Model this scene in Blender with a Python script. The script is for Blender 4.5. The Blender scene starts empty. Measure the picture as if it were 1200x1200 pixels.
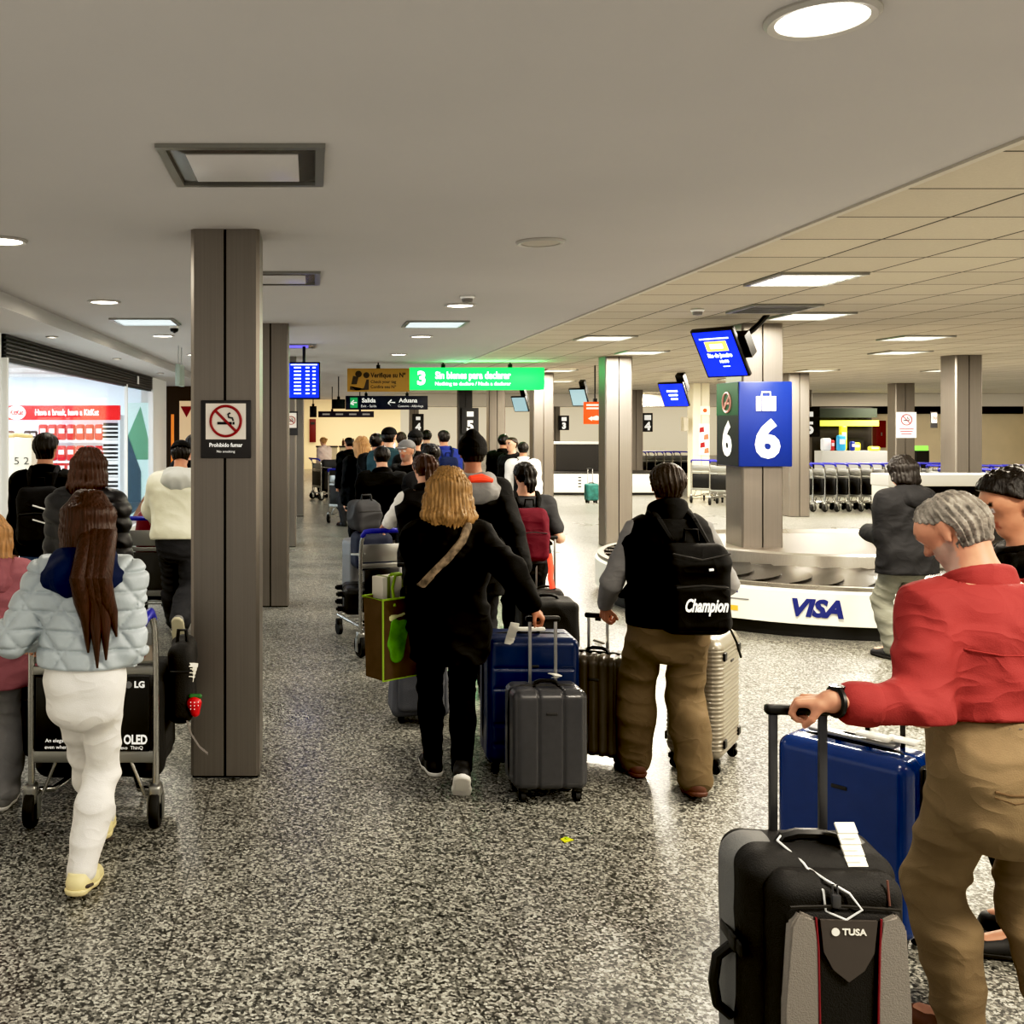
import bpy, bmesh, math, random
import numpy as np
from mathutils import Vector, Matrix
C = bpy.context
COL = C.scene.collection
PI = math.pi
CAMZ = 1.85
CEIL = 2.87
def gx(px, Y): return (px - 365.0) / 1200.0 * Y          # photo column -> world X at depth Y
def gz(py, Y): return CAMZ - (py - 497.0) / 1200.0 * Y   # photo row -> world Z at depth Y
def V(*a): return Vector(a)
def lin(c):
    out = []
    for v in c:
        v = v / 255.0
        out.append(v / 12.92 if v <= 0.04045 else ((v + 0.055) / 1.055) ** 2.4)
    return out
# ---------------------------------------------------------------- materials
MATS = {}
def mat(name, rgb, rough=0.6, metal=0.0, emit=0.0, var=0.0, vscale=8.0, bump=0.0, bscale=60.0, stretch=None, alpha=1.0, coat=0.0, spec=0.5, attr=False, wr=0.0, wrs=7.0):
    if name in MATS: return MATS[name]
    m = bpy.data.materials.new(name); m.use_nodes = True
    nt = m.node_tree; N = nt.nodes; L = nt.links
    b = N['Principled BSDF']
    col = lin(rgb) + [1]
    b.inputs['Base Color'].default_value = col
    b.inputs['Roughness'].default_value = rough
    b.inputs['Metallic'].default_value = metal
    b.inputs['Specular IOR Level'].default_value = spec
    if coat: b.inputs['Coat Weight'].default_value = coat
    if alpha < 1: b.inputs['Alpha'].default_value = alpha
    if emit:
        b.inputs['Emission Color'].default_value = col
        b.inputs['Emission Strength'].default_value = emit
    src = None
    tc = mp = None
    if var or bump or wr:
        tc = N.new('ShaderNodeTexCoord'); mp = N.new('ShaderNodeMapping')
        L.new(tc.outputs['Object'], mp.inputs['Vector'])
        if stretch: mp.inputs['Scale'].default_value = stretch
    if attr:
        at = N.new('ShaderNodeAttribute'); at.attribute_name = 'Col'; src = at.outputs['Color']
        L.new(src, b.inputs['Base Color'])
    if var:
        n = N.new('ShaderNodeTexNoise'); n.inputs['Scale'].default_value = vscale; n.inputs['Detail'].default_value = 5
        L.new(mp.outputs['Vector'], n.inputs['Vector'])
        r = N.new('ShaderNodeMapRange'); r.inputs['From Min'].default_value = 0.3; r.inputs['From Max'].default_value = 0.7
        r.inputs['To Min'].default_value = 1 - var; r.inputs['To Max'].default_value = 1 + var
        L.new(n.outputs['Fac'], r.inputs['Value'])
        mx = N.new('ShaderNodeMix'); mx.data_type = 'RGBA'; mx.blend_type = 'MULTIPLY'; mx.inputs['Factor'].default_value = 1
        if src: L.new(src, mx.inputs['A'])
        else: mx.inputs['A'].default_value = col
        L.new(r.outputs['Result'], mx.inputs['B'])
        L.new(mx.outputs['Result'], b.inputs['Base Color'])
    if bump:
        n2 = N.new('ShaderNodeTexNoise'); n2.inputs['Scale'].default_value = bscale; n2.inputs['Detail'].default_value = 4
        L.new(mp.outputs['Vector'], n2.inputs['Vector'])
        bp = N.new('ShaderNodeBump'); bp.inputs['Strength'].default_value = bump; bp.inputs['Distance'].default_value = 0.01
        L.new(n2.outputs['Fac'], bp.inputs['Height']); L.new(bp.outputs['Normal'], b.inputs['Normal'])
    if wr:
        n5 = N.new('ShaderNodeTexNoise'); n5.inputs['Scale'].default_value = wrs; n5.inputs['Detail'].default_value = .6; n5.inputs['Distortion'].default_value = .9
        m5 = N.new('ShaderNodeMapping'); m5.inputs['Scale'].default_value = (1, 1, 1.7); m5.inputs['Rotation'].default_value = (.3, .5, .2)
        L.new(tc.outputs['Object'], m5.inputs['Vector']); L.new(m5.outputs['Vector'], n5.inputs['Vector'])
        a5 = N.new('ShaderNodeMath'); a5.operation = 'SUBTRACT'; a5.inputs[1].default_value = .5; L.new(n5.outputs['Fac'], a5.inputs[0])
        c5 = N.new('ShaderNodeMath'); c5.operation = 'ABSOLUTE'; L.new(a5.outputs[0], c5.inputs[0])
        p5 = N.new('ShaderNodeMath'); p5.operation = 'POWER'; p5.inputs[1].default_value = .85; L.new(c5.outputs[0], p5.inputs[0])
        b5 = N.new('ShaderNodeBump'); b5.inputs['Strength'].default_value = wr; b5.inputs['Distance'].default_value = .05; b5.invert = True
        L.new(p5.outputs[0], b5.inputs['Height'])
        if bump: L.new(bp.outputs['Normal'], b5.inputs['Normal'])
        L.new(b5.outputs['Normal'], b.inputs['Normal'])
    MATS[name] = m
    return m
def glass_mat(name, tint=(1, 1, 1), refl=0.08):
    if name in MATS: return MATS[name]
    m = bpy.data.materials.new(name); m.use_nodes = True
    nt = m.node_tree; N = nt.nodes; L = nt.links; N.clear()
    o = N.new('ShaderNodeOutputMaterial'); t = N.new('ShaderNodeBsdfTransparent'); g = N.new('ShaderNodeBsdfGlossy')
    t.inputs['Color'].default_value = (*tint, 1); g.inputs['Roughness'].default_value = 0.03
    mx = N.new('ShaderNodeMixShader'); fr = N.new('ShaderNodeFresnel'); fr.inputs['IOR'].default_value = 1.45
    dm = N.new('ShaderNodeMath'); dm.operation = 'MULTIPLY'; dm.inputs[1].default_value = .3; L.new(fr.outputs['Fac'], dm.inputs[0]); L.new(dm.outputs[0], mx.inputs['Fac']); L.new(t.outputs['BSDF'], mx.inputs[1]); L.new(g.outputs['BSDF'], mx.inputs[2])
    L.new(mx.outputs['Shader'], o.inputs['Surface'])
    MATS[name] = m
    return m
# ---------------------------------------------------------------- objects
def tag(o, label=None, cat=None, group=None, kind=None):
    if label: o['label'] = label
    if cat: o['category'] = cat
    if group: o['group'] = group
    if kind: o['kind'] = kind
    return o
def thing(name, label, cat, loc=(0, 0, 0), rz=0.0, group=None):
    o = bpy.data.objects.new(name, None); COL.objects.link(o)
    o.location = loc; o.rotation_euler = (0, 0, rz)
    o.empty_display_size = 0.1
    return tag(o, label, cat, group)
def link(name, me, parent=None, loc=None, rz=None, rot=None):
    o = bpy.data.objects.new(name, me); COL.objects.link(o)
    if parent: o.parent = parent
    if loc is not None: o.location = loc
    if rz is not None: o.rotation_euler = (0, 0, rz)
    if rot is not None: o.rotation_euler = rot
    return o
def kids(o): return [c for c in bpy.data.objects if c.parent == o]
def copy_tree(o, parent=None, cache=None):
    ch = kids(o)
    c = o.copy(); COL.objects.link(c); c.parent = parent
    for k in ch: copy_tree(k, c)
    return c
class MB:
    """collects shapes into one mesh; self.mi = current material slot"""
    def __init__(s): s.bm = bmesh.new(); s.mi = 0; s.M = Matrix()
    def _fin(s, verts, faces):
        for f in faces: f.material_index = s.mi
        return verts
    def box(s, c, size, rot=None, bevel=0.0, seg=2):
        r = bmesh.ops.create_cube(s.bm, size=1.0)
        vs = r['verts']
        bmesh.ops.scale(s.bm, vec=size, verts=vs)
        if bevel:
            es = list({e for v in vs for e in v.link_edges})
            rb = bmesh.ops.bevel(s.bm, geom=es, offset=bevel, segments=seg, profile=0.5, affect='EDGES', clamp_overlap=True)
            fs = list({f for v in rb['verts'] for f in v.link_faces}) or []
            vs = list({v for f in fs for v in f.verts}) if fs else vs
            # collect the whole island
            seen = set(vs); st = list(vs)
            while st:
                v = st.pop()
                for e in v.link_edges:
                    w = e.other_vert(v)
                    if w not in seen: seen.add(w); st.append(w)
            vs = list(seen)
        m = Matrix.Translation(Vector(c))
        if rot is not None: m = m @ rot
        bmesh.ops.transform(s.bm, matrix=s.M @ m, verts=vs)
        s._fin(vs, {f for v in vs for f in v.link_faces})
        return s
    def cyl(s, p0, p1, r0, r1=None, seg=16, caps=True):
        r1 = r0 if r1 is None else r1
        return s.loft([p0, p1], [r0, r1], seg, caps)
    def loft(s, pts, rad, seg=10, caps=True, closed=False, flat=None):
        """tube along pts with a radius per point; flat=(axis, factor) squashes the section"""
        pts = [Vector(p) for p in pts]
        if not hasattr(rad, '__len__'): rad = [rad] * len(pts)
        n = len(pts); rings = []; prev = None
        for i, p in enumerate(pts):
            if closed: t = pts[(i + 1) % n] - pts[i - 1]
            else: t = pts[min(i + 1, n - 1)] - pts[max(i - 1, 0)]
            t.normalize()
            if prev is None:
                u = t.orthogonal().normalized() if abs(t.z) > 0.9 else Vector((0, 0, 1)).cross(t).normalized()
            else:
                u = (prev - t * prev.dot(t)).normalized()
            prev = u; w = t.cross(u)
            ring = []
            for k in range(seg):
                a = 2 * PI * (k + 0.5) / seg
                q = u * math.cos(a) * rad[i] + w * math.sin(a) * rad[i]
                if flat:
                    ax = Vector(flat[0]).normalized(); q = q - ax * q.dot(ax) * (1 - flat[1])
                ring.append(s.bm.verts.new(s.M @ (p + q)))
            rings.append(ring)
        m = n if closed else n - 1
        for i in range(m):
            A = rings[i]; B = rings[(i + 1) % n]
            for k in range(seg):
                f = s.bm.faces.new((A[k], A[(k + 1) % seg], B[(k + 1) % seg], B[k])); f.material_index = s.mi
        if caps and not closed:
            f = s.bm.faces.new(rings[0][::-1]); f.material_index = s.mi
            f = s.bm.faces.new(rings[-1]); f.material_index = s.mi
        return s
    def lathe(s, prof, c=(0, 0, 0), seg=24, axis='z'):
        """prof: list of (r, h) revolved about axis through c"""
        c = Vector(c); rings = []
        for r, h in prof:
            ring = []
            for k in range(seg):
                a = 2 * PI * k / seg; x, y = r * math.cos(a), r * math.sin(a)
                p = {'z': Vector((x, y, h)), 'x': Vector((h, x, y)), 'y': Vector((y, h, x))}[axis]
                ring.append(s.bm.verts.new(s.M @ (c + p)))
            rings.append(ring)
        for A, B in zip(rings, rings[1:]):
            for k in range(seg):
                f = s.bm.faces.new((A[k], A[(k + 1) % seg], B[(k + 1) % seg], B[k])); f.material_index = s.mi
        if prof[0][0] > 1e-4:
            f = s.bm.faces.new(rings[0][::-1]); f.material_index = s.mi
        if prof[-1][0] > 1e-4:
            f = s.bm.faces.new(rings[-1]); f.material_index = s.mi
        return s
    def prism(s, poly, d0, d1, plane='xz'):
        """polygon extruded between d0 and d1 along the third axis"""
        def P(u, v, d): return s.M @ {'xz': Vector((u, d, v)), 'xy': Vector((u, v, d)), 'yz': Vector((d, u, v))}[plane]
        A = [s.bm.verts.new(P(u, v, d0)) for u, v in poly]
        B = [s.bm.verts.new(P(u, v, d1)) for u, v in poly]
        n = len(poly)
        fs = [s.bm.faces.new(A), s.bm.faces.new(B[::-1])]
        for k in range(n): fs.append(s.bm.faces.new((A[k], B[k], B[(k + 1) % n], A[(k + 1) % n])))
        for f in fs: f.material_index = s.mi
        return s
    def quad(s, a, b, c, d):
        f = s.bm.faces.new([s.bm.verts.new(s.M @ Vector(p)) for p in (a, b, c, d)]); f.material_index = s.mi
        return s
    def build(s, name, mats, parent=None, loc=None, rz=None, smooth=40, rot=None):
        bmesh.ops.remove_doubles(s.bm, verts=s.bm.verts, dist=1e-6)
        bmesh.ops.recalc_face_normals(s.bm, faces=s.bm.faces)
        me = bpy.data.meshes.new(name); s.bm.to_mesh(me); s.bm.free()
        for m in (mats if isinstance(mats, (list, tuple)) else [mats]): me.materials.append(m)
        if smooth:
            me.shade_smooth(); me.set_sharp_from_angle(angle=math.radians(smooth))
        return link(name, me, parent, loc, rz, rot)
def struct(name, mb, m, **k):
    o = mb.build(name, m, **k); o['kind'] = 'structure'; return o
FRONT = Matrix.Rotation(PI / 2, 4, 'X')     # local XY plane stands up, facing -Y
def text(s, size, m, parent, loc, rot=FRONT, name='lettering', width=None, bold=0.0, shear=0.0, align='CENTER', ext=0.001):
    cu = bpy.data.curves.new('t', 'FONT'); cu.body = s; cu.size = size; cu.align_x = align; cu.align_y = 'CENTER'
    cu.offset = bold; cu.shear = shear; cu.extrude = ext; cu.resolution_u = 3
    ob = bpy.data.objects.new('t', cu); COL.objects.link(ob)
    dg = C.evaluated_depsgraph_get(); dg.update()
    me = bpy.data.meshes.new_from_object(ob.evaluated_get(dg))
    bpy.data.objects.remove(ob); bpy.data.curves.remove(cu)
    me.name = name
    if width and len(me.vertices):
        xs = [v.co.x for v in me.vertices]; w = max(xs) - min(xs)
        if w > 1e-6: me.transform(Matrix.Diagonal((width / w, 1, 1, 1)))
    me.transform(Matrix.Translation(Vector(loc)) @ rot)
    me.materials.clear(); me.materials.append(m)
    return link(name, me, parent)
# ---------------------------------------------------------------- implicit surfaces
class Pr:
    """tapered capsule a-b (radii ra, rb), stretched by f along unit axis ax; or a rounded box"""
    def __init__(s, a, b, ra, rb=None, ax=None, f=1.0, sub=False, k=None, box=None, rot=None):
        s.a = np.array(a, float); s.b = np.array(b, float); s.ra = ra; s.rb = ra if rb is None else rb
        s.ax = None if ax is None else np.array(ax, float) / np.linalg.norm(ax); s.f = f; s.sub = sub; s.k = k
        s.box = None if box is None else np.array(box, float)
        s.rot = np.eye(3) if rot is None else np.array(rot, float)
    def bounds(s):
        if s.box is not None:
            e = np.abs(s.rot) @ s.box
            return s.a - e, s.a + e
        r = max(s.ra, s.rb) * max(1.0, s.f)
        return np.minimum(s.a, s.b) - r, np.maximum(s.a, s.b) + r
def rbox(c, half, r, rot=None, k=None, sub=False):
    return Pr(c, c, r, box=half, rot=rot, k=k, sub=sub)
def sdf_arrays(prims, vox, k=0.03, post=None, extra=0.0):
    lo = np.min([p.bounds()[0] for p in prims if not p.sub], axis=0) - (vox * 3 + extra)
    hi = np.max([p.bounds()[1] for p in prims if not p.sub], axis=0) + (vox * 3 + extra)
    n = np.ceil((hi - lo) / vox).astype(int) + 1
    ax = [(lo[i] + vox * np.arange(n[i])).astype(np.float32) for i in range(3)]
    D = np.full(n, 1.0, np.float32)
    for p in prims:
        kk = k if p.k is None else p.k
        a0, a1 = p.bounds(); mg = kk + vox * 3 + extra
        i0 = np.clip(np.floor((a0 - mg - lo) / vox).astype(int), 0, n - 1)
        i1 = np.clip(np.ceil((a1 + mg - lo) / vox).astype(int) + 1, 1, n)
        if np.any(i1 <= i0): continue
        dx = (ax[0][i0[0]:i1[0]] - p.a[0])[:, None, None]; dy = (ax[1][i0[1]:i1[1]] - p.a[1])[None, :, None]; dz = (ax[2][i0[2]:i1[2]] - p.a[2])[None, None, :]
        if p.box is not None:
            R = p.rot.T; h = p.box - p.ra
            q = [np.abs(R[i, 0] * dx + R[i, 1] * dy + R[i, 2] * dz) - h[i] for i in range(3)]
            d = np.sqrt(np.maximum(q[0], 0) ** 2 + np.maximum(q[1], 0) ** 2 + np.maximum(q[2], 0) ** 2) + np.minimum(np.maximum(np.maximum(q[0], q[1]), q[2]), 0) - p.ra
        else:
            ba = p.b - p.a; bb = float(ba @ ba)
            if bb < 1e-10:
                t = 0.0; qx, qy, qz = dx, dy, dz
            else:
                t = np.clip((dx * ba[0] + dy * ba[1] + dz * ba[2]) / bb, 0, 1)
                qx, qy, qz = dx - t * ba[0], dy - t * ba[1], dz - t * ba[2]
            if p.ax is not None and p.f != 1:
                s = (qx * p.ax[0] + qy * p.ax[1] + qz * p.ax[2]) * (1 / p.f - 1)
                qx, qy, qz = qx + s * p.ax[0], qy + s * p.ax[1], qz + s * p.ax[2]
            d = np.sqrt(qx * qx + qy * qy + qz * qz) - (p.ra + t * (p.rb - p.ra))
        d = d.astype(np.float32)
        S = D[i0[0]:i1[0], i0[1]:i1[1], i0[2]:i1[2]]
        if p.sub:
            np.maximum(S, -d, out=S)
        else:
            h = np.clip(0.5 + 0.5 * (S - d) / max(kk, 1e-5), 0, 1)
            S[...] = S + (d - S) * h - kk * h * (1 - h)
    if post is not None:
        D = post(D, ax[0][:, None, None], ax[1][None, :, None], ax[2][None, None, :]).astype(np.float32)
    D[0] = D[-1] = 1; D[:, 0] = D[:, -1] = 1; D[:, :, 0] = D[:, :, -1] = 1
    return nets(D, lo, vox)
def nets(D, lo, vox):
    s = D < 0
    c = [(i, j, k) for i in (0, 1) for j in (0, 1) for k in (0, 1)]
    cnt = np.zeros([x - 1 for x in D.shape], np.int8)
    nx, ny, nz = cnt.shape
    for i, j, k in c: cnt += s[i:i + nx, j:j + ny, k:k + nz]
    I = np.array(np.nonzero((cnt > 0) & (cnt < 8)))
    m = I.shape[1]
    vid = np.full(cnt.shape, -1, np.int32); vid[I[0], I[1], I[2]] = np.arange(m)
    val = {q: D[I[0] + q[0], I[1] + q[1], I[2] + q[2]] for q in c}
    acc = np.zeros((3, m)); num = np.zeros(m)
    for q in c:
        for a in range(3):
            if q[a] == 0:
                r = list(q); r[a] = 1; r = tuple(r)
                d0, d1 = val[q], val[r]; x = (d0 < 0) != (d1 < 0)
                t = np.where(x, d0 / np.where(x, d0 - d1, 1), 0)
                for b in range(3): acc[b] += np.where(x, (t if b == a else q[b]), 0)
                num += x
    P = (I + acc / num).T * vox + lo
    quads = []
    for a in range(3):
        b, d = (a + 1) % 3, (a + 2) % 3
        s0 = [slice(None)] * 3; s1 = [slice(None)] * 3
        s0[a] = slice(0, -1); s1[a] = slice(1, None)
        A, B = s[tuple(s0)], s[tuple(s1)]
        E = np.array(np.nonzero(A != B))
        ok = (E[b] > 0) & (E[d] > 0) & (E[b] < D.shape[b] - 1) & (E[d] < D.shape[d] - 1)
        E = E[:, ok]
        def cell(db, dd):
            F = E.copy(); F[b] -= db; F[d] -= dd
            return vid[F[0], F[1], F[2]]
        Q = np.stack([cell(0, 0), cell(1, 0), cell(1, 1), cell(0, 1)], 1)
        ins = A[E[0], E[1], E[2]]
        Q[~ins] = Q[~ins][:, ::-1]
        quads.append(Q)
    return P, np.concatenate(quads)
def arr_mesh(name, parts, mats, colfn=None):
    """parts: list of (verts, quads) put in one mesh"""
    off = 0; Vs = []; Qs = []
    for P, Q in parts:
        Vs.append(P); Qs.append(Q + off); off += len(P)
    P = np.concatenate(Vs); Q = np.concatenate(Qs)
    me = bpy.data.meshes.new(name)
    me.vertices.add(len(P)); me.vertices.foreach_set('co', P.astype(np.float32).ravel())
    me.loops.add(Q.size); me.loops.foreach_set('vertex_index', Q.astype(np.int32).ravel())
    me.polygons.add(len(Q)); me.polygons.foreach_set('loop_start', np.arange(0, Q.size, 4, dtype=np.int32))
    me.update(calc_edges=True); me.validate()
    me.shade_smooth()
    for m in (mats if isinstance(mats, (list, tuple)) else [mats]): me.materials.append(m)
    if colfn is not None:
        at = me.color_attributes.new('Col', 'FLOAT_COLOR', 'POINT')
        n = len(me.vertices); co = np.zeros(n * 3, np.float32); me.vertices.foreach_get('co', co)
        c = np.ones((n, 4), np.float32); c[:, :3] = colfn(co.reshape(-1, 3))
        at.data.foreach_set('color', c.ravel())
    return me
def blob(name, prims, vox, m, parent=None, k=0.03, post=None, extra=0.0):
    return link(name, arr_mesh(name, [sdf_arrays(prims, vox, k, post, extra)], m), parent)
def folds(seed, amp, freq, zbias=2.0):
    """soft random cloth folds as a distance offset"""
    r = random.Random(seed); W = []
    for i in range(5):
        a = r.uniform(0, 2 * PI); w = (math.cos(a), math.sin(a), r.choice((-1, 1)) * r.uniform(0.5, 1) * zbias)
        q = math.sqrt(sum(x * x for x in w)); f = freq * r.uniform(0.6, 1.5)
        W.append((w[0] / q * f, w[1] / q * f, w[2] / q * f, r.uniform(0, 6.28), r.uniform(-6, 6), r.uniform(-6, 6), r.uniform(-5, 5)))
    def fn(X, Y, Z):
        o = 0
        for a, b, c, p, l, m, n in W:
            o = o + np.sin(a * X + b * Y + c * Z + p + 1.3 * np.sin(l * X + m * Y + n * Z))
        o = o / 5
        return -amp * (1 - 3.0 * np.minimum(np.abs(o), .5))
    return fn
# ---------------------------------------------------------------- people
SKIN = {'light': (206, 160, 134), 'mid': (184, 134, 106), 'tan': (158, 108, 82)}
def nrm(v): v = np.array(v, float); return v / np.linalg.norm(v)
def rotv(v, axis, ang):
    v = np.array(v, float); k = nrm(axis)
    return v * math.cos(ang) + np.cross(k, v) * math.sin(ang) + k * (k @ v) * (1 - math.cos(ang))
def ik(a, c, l1, l2, pole):
    """middle joint between a and c (c pulled in when out of reach)"""
    a = np.array(a, float); c = np.array(c, float); d = c - a; L = np.linalg.norm(d)
    mx = (l1 + l2) * 0.998
    if L > mx: c = a + d / L * mx; d = c - a; L = mx
    x = (l1 * l1 - l2 * l2 + L * L) / (2 * L); h = math.sqrt(max(l1 * l1 - x * x, 0))
    u = d / L; p = np.array(pole, float); p = p - u * (p @ u); p = p / max(np.linalg.norm(p), 1e-6)
    return a + u * x + p * h, c
def hand_prims(w, d, n, s, H, curl, thumb=0.6, spread=0.0):
    """palm, five bent fingers; w wrist, d towards the fingers, n palm normal, s thumb side"""
    u = H / 1.7
    P = []
    q = lambda a, b, c: w + u * (d * a + s * b + n * c)
    P += [Pr(q(-.03, 0, 0), q(.015, .0, 0), .021 * u, .022 * u, s, 1.25, k=.012),
          Pr(q(.015, .018, 0), q(.082, .028, 0), .014 * u, .0115 * u, k=.012),
          Pr(q(.015, .0, 0), q(.086, .004, 0), .0145 * u, .012 * u, k=.012),
          Pr(q(.015, -.014, 0), q(.078, -.026, 0), .014 * u, .0115 * u, k=.012),
          Pr(q(.02, .025, .006), q(.045, .028, .008), .015 * u, .012 * u, k=.01)]
    for o, L, r, base in ((.029, .074, .0088, .086), (.0095, .083, .009, .091), (-.010, .077, .0086, .087), (-.028, .060, .0078, .079)):
        p = q(base, o, 0); ang = 0.0; dd = d
        c = curl if not hasattr(curl, '__len__') else curl[0]
        dirn = nrm(d + s * (o * spread * 8))
        for fr, bend in ((.46, .95 * c), (.30, 1.15 * c), (.24, .75 * c)):
            ang += bend
            t = dirn * math.cos(ang) + n * math.sin(ang)
            p2 = p + t * L * fr * u
            P.append(Pr(p, p2, r * u, r * .9 * u, k=.004)); p = p2; r *= .93
    t0 = q(.028, .032, .006); t1 = t0 + u * .042 * nrm(d * .65 + s * (.75 - .5 * thumb) + n * (.25 + .7 * thumb)); t2 = t1 + u * .032 * nrm(d * .8 + s * (.25 - .6 * thumb) + n * (.3 + .55 * thumb))
    P += [Pr(t0, t1, .0125 * u, .0098 * u, k=.01), Pr(t1, t2, .0098 * u, .008 * u, k=.003)]
    return P
def person(label, X, Y, yaw=0.0, H=1.65, lean=0.0, roll=0.0, drop=0.0, feet=None, hands=(None, None), head=(0, 0, 0), sw=1.0, girth=1.0,
           vox=.011, hvox=None, skin='light', hair=None, top=None, bottom=None, shoes=None, extras=None, group=None, face=True, beard=None, poles=(None, None), ears=True):
    """feet: ((x, y, lift, pitch), ...) ankles; hands: dicts with p (world wrist), d, n, curl; head: (yaw left+, pitch down+, roll)"""
    loc = np.array([X, Y, 0.0]); cy, sy = math.cos(yaw), math.sin(yaw)
    R = np.array([[cy, -sy, 0], [sy, cy, 0], [0, 0, 1]])
    toL = lambda w: R.T @ (np.array(w, float) - loc)
    dirL = lambda v: R.T @ nrm(v)
    rx = np.array([math.cos(roll), 0, math.sin(roll)]); up = np.array([-math.sin(roll) * math.cos(lean), math.sin(lean), math.cos(lean) * math.cos(roll)])
    up = nrm(up); fw = nrm(np.cross(up, rx)); rx = np.cross(fw, up)
    hz = .515 * H - drop
    pel = np.array([0, 0, hz]); sp = lambda t: pel + up * t * H
    if feet is None: feet = ((-.06 * H, 0, 0, 0), (.06 * H, 0, 0, 0))
    u = H
    g = girth
    J = {'pel': pel, 'up': up, 'fw': fw, 'rx': rx, 'H': H}
    hip, kne, ank, ffw = [], [], [], []
    for i, (fx, fy, lift, pit) in enumerate(feet):
        sgn = -1 if i == 0 else 1
        h = pel + np.array([sgn * .052 * u * g, 0, -.01 * u]); a = np.array([fx, fy, .047 * u + lift])
        k, a = ik(h, a, .242 * u, .243 * u, (sgn * .12, 1, 0))
        hip.append(h); kne.append(k); ank.append(a)
        f = nrm((sgn * .13, 1, 0)); f = f * math.cos(pit) - np.array([0, 0, 1]) * math.sin(pit); ffw.append(nrm(f))
    sho, elb, wri, hnd = [], [], [], []
    for i, hd in enumerate(hands):
        sgn = -1 if i == 0 else 1
        s0 = sp(.264) + rx * sgn * .100 * u * sw - fw * .008 * u
        if hd is None:
            hd = {'w': s0 + rx * sgn * .035 * u - np.array([0, 0, .318 * u]) + fw * .03 * u}
        w = toL(hd['p']) if 'p' in hd else np.array(hd['w'], float)
        pole = poles[i] if poles[i] is not None else (sgn * .25, -1, -.2)
        e, w = ik(s0, w, .172 * u, .150 * u, pole)
        d = dirL(hd['d']) if 'd' in hd else nrm(w - e)
        n = dirL(hd['n']) if 'n' in hd else nrm(-rx * sgn + fw * .25)
        n = nrm(n - d * (n @ d)); s = np.cross(n, d) * sgn
        if (s @ fw) < -.3 and 'd' not in hd: s = -s
        if 's' in hd and (s @ dirL(hd['s'])) < 0: s = -s
        sho.append(s0); elb.append(e); wri.append(w); hnd.append((d, n, s, hd.get('curl', .45), hd.get('thumb', .6)))
    # head frame
    nb = sp(.300) - fw * .004 * u
    hy, hp, hr_ = head
    base_up = nrm(up * .5 + np.array([0, 0, 1]) * .5)
    hu = base_up; hf = nrm(fw - hu * (fw @ hu)); hx = np.cross(hf, hu)
    hf = rotv(hf, hu, hy); hx = np.cross(hf, hu)
    nd = rotv(hu, hx, -hp * .55)
    hu = rotv(hu, hx, -hp); hf = rotv(hf, hx, -hp)
    hu = rotv(hu, hf, hr_); hx = np.cross(hf, hu)
    hh = .134 * u
    hc = nb + nd * .113 * u + hf * .012 * u
    HP = lambda x, y, z: hc + hh * (x * hx + y * hf + z * hu)
    J.update(hc=hc, hh=hh, hx=hx, hf=hf, hu=hu, sho=sho, elb=elb, wri=wri, hip=hip, kne=kne, ank=ank, nb=nb, sp=sp)
    loc3 = lambda x, y, z: (((x - hc[0]) * hx[0] + (y - hc[1]) * hx[1] + (z - hc[2]) * hx[2]) / hh,
                            ((x - hc[0]) * hf[0] + (y - hc[1]) * hf[1] + (z - hc[2]) * hf[2]) / hh,
                            ((x - hc[0]) * hu[0] + (y - hc[1]) * hu[1] + (z - hc[2]) * hu[2]) / hh)
    # trunk stations: height, depth radius, width factor, forward offset
    ST = [(-.055, .070, 1.36, -.006), (.02, .073, 1.38, -.004), (.09, .066, 1.38, .0), (.165, .068, 1.46, .0), (.235, .069, 1.55, -.004), (.272, .042, 1.75, -.008)]
    def trunk(infl=0.0, t0=-1, ww=1.0):
        out = []
        for A, B in zip(ST, ST[1:]):
            if B[0] < t0: continue
            f = (A[2] + B[2]) / 2 * ww
            out.append(Pr(sp(A[0]) + fw * A[3] * u, sp(B[0]) + fw * B[3] * u, A[1] * u * g + infl * (1 + 1 / f) / 2, B[1] * u * g + infl * (1 + 1 / f) / 2, rx, f, k=.04))
        return out
    def arm(i, infl=0.0, cut=1.0, w=1.0):
        s0, e, wr = sho[i], elb[i], wri[i]
        o = [Pr(sp(.270) - fw * .006 * u, s0, .044 * u * g + infl, .036 * u + infl, k=.05)]
        if cut <= .5:
            e2 = s0 + (e - s0) * cut * 2
            o.append(Pr(s0, e2, .036 * u * w + infl, .031 * u * w + infl))
        else:
            o.append(Pr(s0, e, .036 * u * w + infl, .0275 * u * w + infl))
            w2 = e + (wr - e) * (cut - .5) * 2
            o.append(Pr(e, w2, .028 * u * w + infl, (.028 - .009 * (cut - .5) * 2) * u * w + infl))
        return o
    def legs(infl=0.0, cut=1.0, wide=0.0, only=None):
        o = []
        for i in (0, 1):
            if only is not None and i != only: continue
            h, k, a = hip[i], kne[i], ank[i]
            sg = -1 if i == 0 else 1
            o += [Pr(h + np.array([0, -.004 * u, .01 * u]), k, .052 * u * g + infl, .033 * u + infl + wide * .6, k=.025),
                  Pr(h + np.array([sg * -.006 * u, -.028 * u, .012 * u]), h + np.array([0, -.022 * u, -.04 * u]), .042 * u * g + infl, .036 * u * g + infl, k=.04)]
            a2 = k + (a - k) * cut
            cm = k + (a2 - k) * .35 - np.array([0, .012 * u, 0])
            o += [Pr(k, cm, .032 * u + infl + wide * .7, .032 * u + infl + wide * .9, k=.025), Pr(cm, a2, .032 * u + infl + wide, .022 * u + infl + wide, k=.025)]
        return o
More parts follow.
